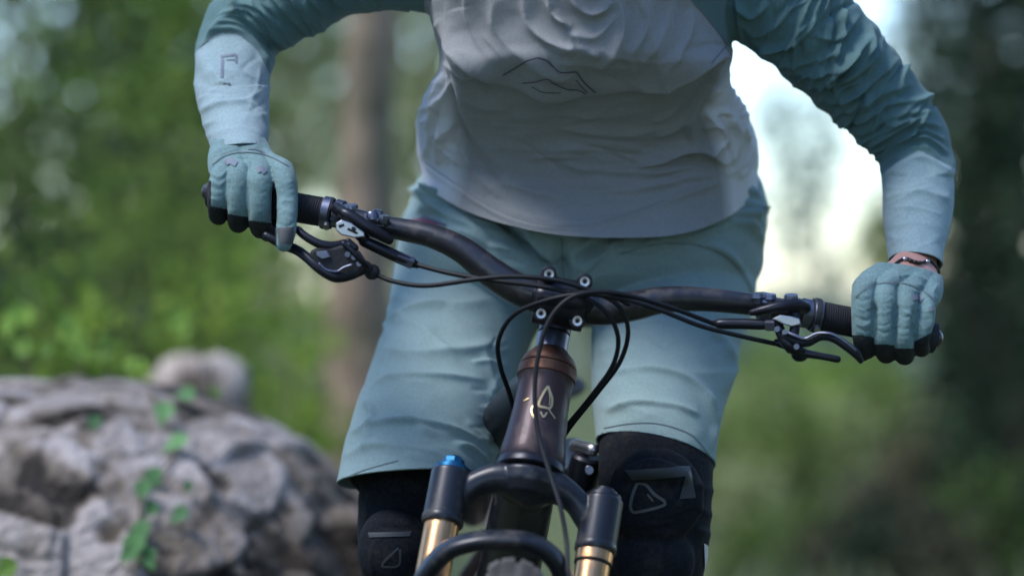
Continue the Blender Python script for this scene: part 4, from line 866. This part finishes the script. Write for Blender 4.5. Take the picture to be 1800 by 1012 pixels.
    # --- left sleeve
    for i, pts in enumerate([[(350, 84), (380, 56), (420, 56), (452, 84), (474, 128)], [(362, 66), (395, 42), (436, 50), (466, 88), (484, 122)], [(374, 48), (410, 28), (450, 44), (480, 84), (500, 116)], [(388, 28), (430, 18), (470, 44), (500, 84), (520, 104)],
               [(402, 8), (450, 12), (490, 46), (518, 84), (540, 90)], [(436, -12), (478, 18), (512, 54), (542, 84)], [(470, -12), (508, 26), (536, 56), (560, 72)], [(505, -14), (536, 20), (562, 50), (580, 56)], [(540, -14), (570, 20), (596, 40)], [(575, -14), (604, 14), (630, 26)], [(610, -14), (640, 6), (660, 10)],
               [(456, 96), (470, 120), (474, 150)], [(440, 30), (470, 60), (500, 76)], [(520, 30), (540, 66), (556, 60)]]):
        F.append((pts, 6.0 + (i % 3), .0065 - .001 * (i % 3), .6))
    F += [([(352, 196), (400, 180), (440, 184), (466, 212)], 7, .003, .6), ([(354, 222), (400, 208), (440, 212), (468, 236)], 6, .0022), ([(362, 240), (400, 228), (440, 226), (470, 244)], 5, .002), ([(360, 132), (410, 124), (462, 140)], 8, .0015)]
    # --- right sleeve
    for i, pts in enumerate([[(1318, 70), (1360, 86), (1405, 70), (1440, 30)], [(1340, 88), (1395, 112), (1450, 100), (1492, 56)], [(1372, 118), (1425, 130), (1480, 112), (1525, 66)], [(1392, 142), (1445, 150), (1505, 128), (1552, 86)], [(1415, 166), (1470, 176), (1530, 150), (1578, 106)],
               [(1432, 186), (1490, 192), (1550, 166), (1600, 150)], [(1450, 208), (1510, 212), (1565, 184), (1622, 176)], [(1468, 228), (1525, 230), (1580, 200), (1636, 200)], [(1485, 250), (1540, 246), (1592, 216), (1650, 224)], [(1504, 270), (1552, 260), (1602, 232), (1658, 246)],
               [(1526, 290), (1562, 270), (1610, 246), (1664, 268)], [(1300, 40), (1330, 62), (1370, 40), (1400, 0)], [(1290, 10), (1320, 30), (1350, 10)], [(1540, 308), (1570, 284), (1615, 262), (1668, 288)], [(1545, 324), (1580, 300), (1620, 282), (1670, 306)], [(1470, 190), (1500, 240), (1530, 280)], [(1420, 60), (1470, 70), (1510, 30)], [(1500, 150), (1530, 190), (1560, 215)], [(1440, 120), (1470, 160), (1500, 200)]]):
        F.append((pts, 6.5 + (i % 3), (.0062 if i < 13 else .0035) - .001 * (i % 2), .6))
    F += [([(1555, 350), (1610, 338), (1668, 350)], 7, .002), ([(1552, 400), (1610, 392), (1665, 404)], 8, .0012)]
    F += creases([(660, -50, 90), (580, -10, 85), (500, 30, 80), (430, 60, 70)], 40, 72, seed=3, ln=(50, 140), h=(.0028, .006), jit=20)
    F += creases([(1330, -20, 85), (1400, 40, 80), (1490, 110, 78), (1560, 180, 70), (1600, 250, 60)], 56, 78, seed=4, ln=(50, 140), h=(.0028, .006), jit=20)
    F += creases([(412, 110, 55), (414, 180, 50), (418, 240, 45)], 14, 85, h=(.0006, .0014), seed=5)
    F += creases([(1612, 280, 55), (1612, 350, 50), (1610, 430, 45)], 16, 85, h=(.0006, .0014), seed=6)
    F += creases([(1275, 80, 20), (1200, 110, 35), (1100, 130, 45), (980, 120, 40)], 10, 12, ln=(80, 180), wd=(6, 11), h=(.0008, .002), seed=7, jit=16)
    F += creases([(765, 40, 20), (800, 120, 30), (860, 160, 30)], 12, 10, ln=(50, 130), wd=(4, 8), h=(.001, .0028), seed=8, jit=20)
    F += creases([(800, 60, 40), (930, 60, 60), (1100, 50, 60), (1200, 40, 50)], 9, 80, ln=(80, 170), wd=(7, 13), h=(.001, .0022), seed=9, jit=18)
    F += creases([(1268, 295, 12), (1180, 290, 36), (1060, 300, 45), (900, 290, 45)], 20, 6, ln=(70, 200), wd=(5, 10), h=(.0008, .002), seed=10, jit=9)
    F += creases([(1290, 140, 22), (1270, 210, 50), (1295, 290, 30)], 15, 35, ln=(40, 90), wd=(4, 8), h=(.0016, .0035), seed=11, jit=30)
    F += creases([(770, 150, 22), (765, 220, 30), (800, 290, 30)], 20, 15, ln=(30, 90), wd=(3, 7), h=(.0014, .0035), seed=12, jit=30)
    F += creases([(850, 230, 40), (1000, 235, 50), (1180, 230, 45)], 12, 4, ln=(90, 240), wd=(6, 12), h=(.0006, .0016), seed=13, jit=7)
    def extra(v, n, px, py):
        # crinkles that run across the upper sleeves on all sides
        arm = ((px < 720) & (py < 150)) | ((px > 1330) & (py < 310))
        q = v.copy(); q[:, 0] = np.where(px > 900, v[:, 0] * .75 + v[:, 2] * -.75, v[:, 0] * -.75 - v[:, 2] * .75); 
        w_ = vnoise(np.stack([q[:, 0] * 55, v[:, 1] * 14, (v[:, 0] + v[:, 2]) * 10], 1), 1.0, 4)
        return np.where(arm, .0034 * w_ , 0)
    wrinkle(me, F, extra=extra, micro=.0016, mf=16, gain=1.35)
    reg = lambda f: (lambda c: f(*[float(q) for q in (900 + c.x / kk(c.y), 506 - (c.z - ZC) / kk(c.y))]))
    cut(me, [(P(985, 412, .192), P(737, 293, .40), P(1328, 318, .40), P(1000, 100, .2), reg(lambda x, y: 600 < x < 1450 and y > 200)),
             (P(1562, 458, .12), P(1610, 441, .08), P(1657, 474, .12), P(1612, 300, .2), reg(lambda x, y: x > 1450 and y > 380)),
             (P(368, 268, .10), P(420, 253, .042), P(472, 264, .10), P(410, 150, .2), reg(lambda x, y: x < 600 and y > 190))])
    # colour areas: grey body, teal upper sleeves, paler forearm panels; raglan seam line
    v = getv(me); ce = np.empty(len(me.polygons) * 3); me.polygons.foreach_get('center', ce); ce = ce.reshape(-1, 3); px, py = PX(ce)
    mi = np.zeros(len(me.polygons), np.int32)
    sp = np.interp(py, [105, 110, 150, 190, 250, 300, 340, 420], [740, 776, 790, 800, 824, 856, 880, 905]); sr = np.interp(py, [80, 100, 150, 200, 260, 310, 420], [1300, 1290, 1264, 1234, 1252, 1268, 1275])
    lse = np.interp(py, [-150, -60, 0, 60, 110], [850, 790, 747, 742, 735]); rse = np.interp(py, [-150, -60, 0, 20, 78, 110], [1150, 1190, 1216, 1236, 1279, 1300])
    mi[(px < lse) & (py < 105)] = 1; mi[(px > rse) & (py < 100)] = 1; mi[(px < 690)] = 1; mi[(px > 1335)] = 1
    cl = np.interp(px, [340, 352, 385, 420, 452, 476, 490], [95, 84, 58, 60, 88, 132, 160]); mi[(px < 500) & (py > cl)] = 2
    cr_ = np.interp(px, [1530, 1545, 1575, 1615, 1670, 1700], [330, 312, 286, 264, 292, 305]); mi[(px > 1500) & (py > cr_)] = 2
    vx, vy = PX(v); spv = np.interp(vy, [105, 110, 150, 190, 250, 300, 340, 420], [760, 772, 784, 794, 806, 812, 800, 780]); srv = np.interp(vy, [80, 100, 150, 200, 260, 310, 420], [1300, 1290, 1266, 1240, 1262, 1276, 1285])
    pan = np.clip((spv - vx) / 34 + .5, 0, 1) + np.clip((vx - srv) / 24 + .5, 0, 1); pan *= np.clip((vy - 80) / 40, 0, 1)  # pale panel mask; its soft edge is a painted light gradient
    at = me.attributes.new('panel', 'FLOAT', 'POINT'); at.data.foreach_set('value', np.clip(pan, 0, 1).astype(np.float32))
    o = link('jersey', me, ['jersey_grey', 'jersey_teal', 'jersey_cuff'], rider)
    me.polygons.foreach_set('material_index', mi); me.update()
    bv = BVHTree.FromPolygons([v.co + worldloc(rider) for v in me.vertices], [tuple(p.vertices) for p in me.polygons])
    solid(o, .0016)
    obj('seam', [stripe(bv, [(1216, 0), (1236, 22), (1258, 50), (1278, 78)], 3.0, n=30), stripe(bv, [(1278, 80), (1264, 96), (1250, 112)], 1.8, n=14), stripe(bv, [(350, 84), (385, 58), (420, 60), (452, 88), (475, 130)], 2.2, n=40)], 'seam', o)
    obj('hem_stitch', [stripe(bv, [(748, 285), (800, 322), (870, 366), (930, 389), (985, 397), (1050, 391), (1120, 371), (1200, 338), (1250, 318)], 1.6, n=90)], 'jersey_grey', o)
    obj('mountain_print', [stripe(bv, [(884, 132), (905, 120), (925, 108), (945, 102)], 2.6, n=24), stripe(bv, [(945, 102), (960, 106), (972, 117)], 3.2, n=10), stripe(bv, [(972, 117), (984, 127), (1000, 127), (1013, 126)], 2.6, n=12), stripe(bv, [(1013, 126), (1026, 144), (1047, 163)], 2.8, n=14),
        stripe(bv, [(918, 146), (940, 144), (962, 139), (976, 148), (998, 157), (1016, 158), (1030, 165)], 2.0, n=40), stripe(bv, [(1012, 140), (1022, 152), (1032, 162)], 2.0, n=8), stripe(bv, [(935, 152), (955, 162), (985, 163)], 1.5, n=12)], 'print_dark', o)
    obj('sleeve_print', [stripe(bv, [(391, 104), (390, 138)], 5, n=10), stripe(bv, [(388, 100), (414, 97)], 4, n=8), stripe(bv, [(415, 97), (415, 112)], 4, n=6), stripe(bv, [(398, 106), (414, 106)], 2, n=6), stripe(bv, [(392, 148), (404, 147)], 2.2, n=5)], 'print_mauve', o)
build_jersey()

# ---------------- shorts
def build_shorts():
    pel = loft([(255, 765, 1300, .33, .64), (300, 746, 1326, .29, .66), (340, 728, 1340, .262, .67), (390, 710, 1344, .245, .68), (440, 702, 1341, .240, .68), (490, 712, 1330, .255, .67), (540, 770, 1290, .31, .62), (575, 850, 1200, .38, .56)], 90, 60, 2.5)
    ll = tube([(850, 430, .46, 150), (822, 520, .40, 138), (795, 610, .33, 127), (768, 700, .265, 130), (743, 780, .215, 132), (726, 850, .18, 134), (715, 930, .15, 140)], 60, 56)
    rl = tube([(1180, 420, .45, 150), (1182, 500, .39, 148), (1170, 600, .31, 132), (1158, 690, .235, 120), (1156, 760, .185, 108), (1154, 830, .155, 105), (1154, 900, .13, 103)], 60, 56)
    me = remesh([pel, ll, rl], .0028, 7)
    F = [([(738, 322), (790, 318), (850, 338), (905, 382), (950, 440)], 9, .006), ([(728, 345), (790, 346), (850, 372), (905, 420), (945, 462)], 8, .006), ([(722, 372), (770, 372), (820, 392), (860, 420)], 8, .005), ([(716, 330), (760, 338), (800, 356)], 6, .004),
         ([(715, 395), (760, 400), (815, 430), (850, 470)], 9, .004), ([(840, 352), (890, 400), (940, 455), (975, 490)], 9, -.013), ([(800, 330), (860, 372), (910, 420), (960, 480)], 7, -.009),
         ([(985, 410), (988, 460), (992, 520)], 14, -.014), ([(1215, 352), (1140, 378), (1070, 420), (1015, 462)], 10, -.014), ([(1250, 345), (1180, 360), (1100, 396), (1030, 450)], 8, .006), ([(1200, 372), (1130, 400), (1060, 446), (1030, 480)], 8, .004),
         ([(1338, 352), (1300, 340), (1240, 346), (1180, 362)], 7, .006), ([(1342, 378), (1300, 358), (1250, 362), (1200, 374)], 6, .006), ([(1342, 402), (1312, 378), (1260, 376), (1210, 386)], 6, .005), ([(1340, 426), (1318, 396), (1280, 388)], 6, .005), ([(1335, 360), (1310, 385), (1330, 420)], 6, .004), ([(1325, 335), (1290, 330), (1250, 338)], 5, .004),
         ([(1090, 440), (1150, 424), (1220, 424), (1280, 448), (1320, 500), (1332, 540)], 7, .0035, .6), ([(1130, 420), (1200, 408), (1260, 414)], 6, .002), ([(1120, 412), (1170, 398), (1220, 396)], 6, .003),
         ([(1060, 590), (1120, 566), (1200, 566), (1260, 588), (1300, 630)], 9, .004, .6), ([(1060, 665), (1110, 648), (1170, 652), (1225, 680), (1255, 740)], 8, .0045, .6), ([(1070, 722), (1120, 708), (1180, 712), (1225, 728)], 7, .004, .6), ([(1270, 600), (1285, 640), (1270, 690)], 7, .004), ([(1240, 690), (1256, 730), (1252, 790)], 6, .004), ([(1052, 620), (1080, 610), (1130, 612)], 7, .002),
         ([(690, 520), (740, 532), (810, 536), (880, 524)], 10, .003), ([(676, 570), (720, 545), (780, 536)], 6, .004), ([(668, 560), (684, 590), (676, 640)], 6, .004), ([(660, 612), (730, 622), (820, 616), (890, 600)], 11, .003, .7), ([(640, 690), (680, 664), (760, 660), (850, 668)], 8, .0035, .6), ([(620, 760), (690, 740), (770, 748), (850, 775)], 8, .0045, .6),
         ([(640, 700), (656, 730), (640, 790)], 7, .004), ([(850, 620), (868, 690), (860, 770)], 8, .003), ([(820, 740), (850, 770), (862, 800)], 6, .004), ([(800, 780), (830, 790), (860, 812)], 6, .004), ([(606, 800), (660, 782), (740, 790), (800, 815)], 7, .003)]
    F += creases([(725, 330, 20), (800, 370, 40), (930, 430, 40)], 26, 5, ln=(50, 140), wd=(4, 8), h=(.0016, .0036), seed=21, jit=12)
    F += creases([(1345, 370, 20), (1250, 370, 40), (1120, 400, 40), (1020, 450, 30)], 30, 5, ln=(50, 140), wd=(4, 8), h=(.0014, .0034), seed=22, jit=12)
    F += creases([(830, 480, 120), (770, 640, 110), (730, 820, 110)], 20, 88, ln=(70, 190), wd=(6, 12), h=(.0005, .0015), seed=23, jit=14)
    F += creases([(1190, 480, 120), (1170, 620, 110), (1150, 770, 95)], 20, 88, ln=(70, 190), wd=(6, 12), h=(.0005, .0015), seed=24, jit=14)
    F += creases([(880, 600, 20), (868, 720, 22), (850, 810, 25)], 16, 60, ln=(24, 60), wd=(3, 6), h=(.001, .0026), seed=25)
    wrinkle(me, F, micro=.0018, mf=12, gain=1.45)
    reg = lambda f: (lambda c: f(900 + c.x / kk(c.y), 506 - (c.z - ZC) / kk(c.y)))
    cut(me, [(P(595, 850, .18), P(700, 823, .085), P(860, 836, .18), P(800, 600, .3), reg(lambda x, y: x < 985 and y > 640)),
             (P(1048, 772, .175), P(1150, 757, .095), P(1256, 828, .18), P(1150, 600, .3), reg(lambda x, y: x > 985 and y > 640)),
             (P(985, 285, .3), P(737, 270, .5), P(1328, 285, .5), P(985, 450, .4), None)])
    o = link('shorts', me, 'shorts_teal', rider)
    bv = BVHTree.FromPolygons([v.co + worldloc(rider) for v in me.vertices], [tuple(p.vertices) for p in me.polygons])
    solid(o, .0022)
    # dark tube inside the baggy left leg opening
    obj('leg_opening_tube', [tube([(745, 760, .24, 92), (732, 800, .225, 96), (690, 872, .20, 86)], 24, 48, caps=False)], 'pad_black', rider)
    obj('seam', [stripe(bv, [(700, 812 - 3), (640, 826), (604, 842)], 1.6, n=16), stripe(bv, [(1062, 752), (1110, 744), (1160, 745), (1215, 764), (1246, 800)], 1.8, n=30), stripe(bv, [(987, 418), (989, 455), (992, 500)], 2.2, n=20), stripe(bv, [(1090, 446), (1150, 430), (1220, 430), (1280, 454), (1318, 505), (1330, 545)], 1.8, n=60)], 'seam', o)
    obj('hip_print', [stripe(bv, [(713, 396), (735, 389), (770, 394)], 9, n=20), ], 'red_print', o)
    obj('hip_print', [stripe(bv, [(738, 386), (750, 383), (768, 392), (784, 398)], 6, n=16, lift=.0014)], 'print_dark', o)
build_shorts()

# ---------------- gloves
def build_glove(H, Pm, side):
    me = remesh(hand(H, Pm, 0), .00115, 6)
    if side < 0:
        F = [([(480, 330), (481, 370), (484, 398)], 3.5, -.006), ([(437, 318), (437, 350), (438, 385)], 3.5, -.006), ([(403, 318), (402, 345), (402, 370)], 3.5, -.006), ([(488, 360), (505, 352), (520, 362)], 3, .0015), ([(490, 392), (504, 398), (519, 390)], 3, -.0015), ([(490, 376), (502, 370), (516, 378)], 3, .001), ([(365, 300), (385, 312), (402, 296)], 3, .002), ([(368, 316), (385, 326), (402, 312)], 3, .0015),
             ([(375, 268), (410, 258), (450, 262)], 4, .002), ([(372, 252), (400, 246), (440, 250)], 3, .0015), ([(470, 290), (500, 300), (515, 320)], 6, .002)]
    else:
        F = [([(1537, 532), (1538, 565), (1538, 592)], 3.2, -.0042), ([(1574, 535), (1573, 575), (1573, 606)], 3.2, -.0042), ([(1607, 545), (1606, 575), (1604, 606)], 3.2, -.0042), ([(1505, 505), (1540, 496), (1580, 500), (1610, 514)], 7, .002), ([(1590, 548), (1604, 556), (1608, 572)], 3.5, .0025), ([(1632, 530), (1640, 552), (1636, 578)], 4, .002), ([(1560, 490), (1600, 484), (1640, 496)], 4, .0016), ([(1612, 560), (1624, 580), (1630, 600)], 3, .0015), ([(1648, 500), (1640, 515), (1648, 528)], 3, .002)]
    for H_ in H.values():
        a_ = H_[1]; b_ = H_[2]
        for u_ in (-.1, .3, .75, 1.0): 
            cx_ = a_[0] + (b_[0] - a_[0]) * u_; cy_ = a_[1] + (b_[1] - a_[1]) * u_
            F.append(([(cx_ - 15, cy_ - 2 + random.uniform(-3, 3)), (cx_, cy_ + 3), (cx_ + 15, cy_ - 2 + random.uniform(-3, 3))], 2.4, random.choice([-.0008, .0006, -.0006])))
    F += creases([(H['pinky'][0][0], H['pinky'][0][1] - 25, 20), (H['middle'][0][0], H['middle'][0][1] - 28, 20), (H['index'][0][0], H['index'][0][1] - 10, 20)], 12, 10, ln=(20, 50), wd=(2.2, 4), h=(.0006, .0014), seed=31)
    wrinkle(me, F, micro=.0005, mf=50, gain=.8)
    reg = lambda f: (lambda c: f(900 + c.x / kk(c.y), 506 - (c.z - ZC) / kk(c.y)))
    if side < 0: cut(me, [(P(374, 246, .10), P(420, 240, .075), P(470, 250, .10), P(430, 320, .02), reg(lambda x, y: y < 275))])
    else: cut(me, [(P(1556, 486, .11), P(1606, 478, .07), P(1655, 500, .11), P(1580, 560, .02), reg(lambda x, y: y < 512))])
    ce = np.empty(len(me.polygons) * 3); me.polygons.foreach_get('center', ce); ce = ce.reshape(-1, 3); nn = np.empty(len(me.polygons) * 3); me.polygons.foreach_get('normal', nn); nn = nn.reshape(-1, 3)
    px, py = PX(ce); mi = np.zeros(len(px), np.int32)
    if side < 0:
        ln = np.interp(px, [350, 372, 400, 401, 436, 437, 480, 481, 486, 487, 530], [352, 362, 368, 376, 382, 388, 392, 392, 396, 470, 470])
        mi[py > ln] = 1; mi[(nn[:, 1] > .35) & (py > 292)] = 1; mi[(px < 371) & (py > 318)] = 1; mi[(px > 484) & (nn[:, 1] > .1) & (py > 330)] = 1; mi[(ce[:, 1] > .045) & (py > 330)] = 1
    else:
        ln = np.interp(px, [1490, 1498, 1536, 1537, 1572, 1573, 1606, 1607, 1650], [590, 588, 592, 604, 606, 612, 612, 600, 578])
        mi[py > ln] = 1; mi[(nn[:, 1] > .35) & (py > 515)] = 1; mi[(ce[:, 1] > .045) & (py > 560)] = 1
    o = link('glove', me, ['glove_teal', 'glove_dark'], rider); me.polygons.foreach_set('material_index', mi); me.update()
    bv = BVHTree.FromPolygons([v.co + worldloc(rider) for v in me.vertices], [tuple(p.vertices) for p in me.polygons])
    solid(o, .0011)
    if side < 0:
        obj('cuff_slit', [stripe(bv, [(436, 262), (450, 263), (466, 270)], 3.0, n=16)], 'seam', o)
        pads = [[(396, 288), (405, 284), (416, 290)], [(452, 300), (460, 298), (466, 304)]]
        obj('fingertip_panel', [patch(bv, [(487, 401), (517, 399), (514, 430), (490, 428)], .0004)], 'pad_print', o)
    else: pads = [[(1602, 524), (1612, 522), (1622, 528)], [(1636, 540), (1642, 552), (1640, 566)]]
    obj('seam', [stripe(bv, [(374, 290), (396, 274), (430, 268), (470, 274), (506, 292)] if side < 0 else [(1504, 522), (1530, 502), (1575, 497), (1615, 507), (1640, 526)], 1.7, n=50, lift=.0012)], 'seam', o)
    for q in pads: obj('knuckle_print', [stripe(bv, q, 10, n=10, lift=.0013)], 'print_mauve', o)
build_glove(LH, LP, -1); build_glove(RH, RPm, 1)

# bracelet on the bare wrist
def build_bracelet():
    bo = bpy.data.objects['body']; bv = BVHTree.FromPolygons([v.co + worldloc(rider) for v in bo.data.vertices], [tuple(p.vertices) for p in bo.data.polygons])
    pts = []; last = None
    for x, y in catmull([(1561, 486), (1566, 474), (1578, 462), (1592, 456), (1606, 461), (1620, 463), (1632, 459), (1642, 468), (1650, 482), (1653, 494)], 40):
        q, _ = hit(bv, x, y, .0016)
        if q is not None and (last is None or (q - last).length < .02): pts.append((q.x, q.y, q.z, .0014)); last = q
    a, b_ = Vector(pts[0][:3]), Vector(pts[-1][:3])
    back = [(b_.x, b_.y + .02, b_.z - .004, .0014), ((a.x + b_.x) / 2, max(a.y, b_.y) + .035, (a.z + b_.z) / 2 - .004, .0014), (a.x, a.y + .02, a.z - .002, .0014)]
    o = obj('bracelet', [tube_w(pts + back + [pts[0]], 150, 8, caps=False)], 'cord', rider)
    for x, y, m in ((1590, 458, 'silver'), (1600, 461, 'cord'), (1607, 463, 'cord'), (1614, 464, 'cord'), (1628, 462, 'silver')):
        q, _ = hit(bv, x, y, .002)
        if q is not None: obj('bead', [ellip(q, (.003, .0026, .0024), 12)], m, o)
build_bracelet()

# ---------------- knee pads, shoes
def build_knee(pts, side):
    me = remesh([tube(pts, 50, 56)] + ([tube([(1110, 830, .056, 14), (1150, 822, .046, 19), (1200, 836, .056, 14)], 20, 24), ellip(P(1152, 872, .078), (.053, .03, .053), 32), ellip(P(1150, 985, .086), (.045, .03, .04), 32)] if side > 0 else [ellip(P(690, 965, .135), (.040, .03, .045), 32)]), .0028, 6)
    if side > 0:
        F = [([(1085, 860), (1120, 905), (1180, 912), (1230, 890)], 5, -.003), ([(1110, 935), (1160, 930), (1200, 918)], 5, -.003), ([(1225, 850), (1250, 862), (1262, 880)], 7, .006), ([(1225, 892), (1250, 905), (1262, 915)], 7, .007), ([(1225, 930), (1250, 940), (1262, 950)], 6, .005), ([(1175, 940), (1172, 980), (1176, 1012)], 4, -.003), ([(1090, 960), (1096, 990), (1090, 1020)], 5, .003)]
    else: F = [([(640, 932), (690, 925), (760, 935)], 5, -.003), ([(660, 945), (652, 980), (656, 1012)], 4, .003), ([(640, 900), (660, 905), (700, 900)], 5, .003)]
    wrinkle(me, F, micro=.0008, mf=22)
    o = link('knee_pad', me, 'pad_black', rider); bv = BVHTree.FromPolygons([v.co + worldloc(rider) for v in me.vertices], [tuple(p.vertices) for p in me.polygons])
    if side > 0:
        obj('pad_panel', [patch(bv, [(1100, 826), (1212, 819), (1204, 836), (1112, 842)], .0014), patch(bv, [(1204, 836), (1212, 819), (1222, 874), (1194, 876)], .0014)], 'pad_grey', o)
        obj('triangle_print', [stripe(bv, [(1121, 848), (1113, 868), (1109, 890), (1114, 900)], 5.5, n=16, lift=.0016), stripe(bv, [(1114, 900), (1140, 895), (1166, 887), (1168, 880)], 5, n=16, lift=.0016), stripe(bv, [(1168, 880), (1150, 868), (1136, 852), (1121, 848)], 5.5, n=16, lift=.0016), stripe(bv, [(1138, 868), (1148, 880)], 3, n=6, lift=.0016)], 'pad_print', o)
        obj('side_print', [patch(bv, [(1236, 954), (1243, 958), (1243, 1010), (1238, 1010)], .0014), patch(bv, [(1243, 985), (1252, 990), (1252, 996), (1243, 992)], .0016)], 'white_print', o)
    else:
        obj('triangle_print', [stripe(bv, [(700, 962), (676, 985), (672, 995)], 4, n=12, lift=.0014), stripe(bv, [(672, 995), (700, 992), (703, 964)], 4, n=12, lift=.0014)], 'pad_grey', o)
        obj('pad_panel', [patch(bv, [(648, 936), (722, 934), (720, 942), (650, 944)], .0012)], 'pad_grey', o)
build_knee([(742, 790, .24, 92), (716, 850, .205, 84), (704, 900, .195, 76), (700, 960, .205, 70), (705, 1020, .25, 66), (722, 1110, .38, 62)], -1)
build_knee([(1156, 740, .20, 98), (1153, 800, .165, 101), (1152, 860, .145, 100), (1152, 920, .135, 97), (1150, 980, .14, 92), (1142, 1040, .165, 80), (1120, 1130, .21, 66)], 1)
for pts in ([B(-.14, .60, -.585), B(-.14, .66, -.58), B(-.14, .74, -.57)], [B(.14, .27, -.585), B(.14, .34, -.575), B(.14, .42, -.56)]):
    a = pts[0]; obj('shoe', [tube_w([w4(a + Vector((0, -.12, -.005)), .032), w4(a + Vector((0, -.06, .005)), .043), w4(a + Vector((0, .02, .02)), .042), w4(a + Vector((0, .10, .03)), .038)], 20, 24, flat=((0, 0, 1), .8)), tube_w([w4(a + Vector((0, .07, .03)), .040), w4(a + Vector((0, .085, .11)), .042)], 8, 20)], 'shoe', rider)
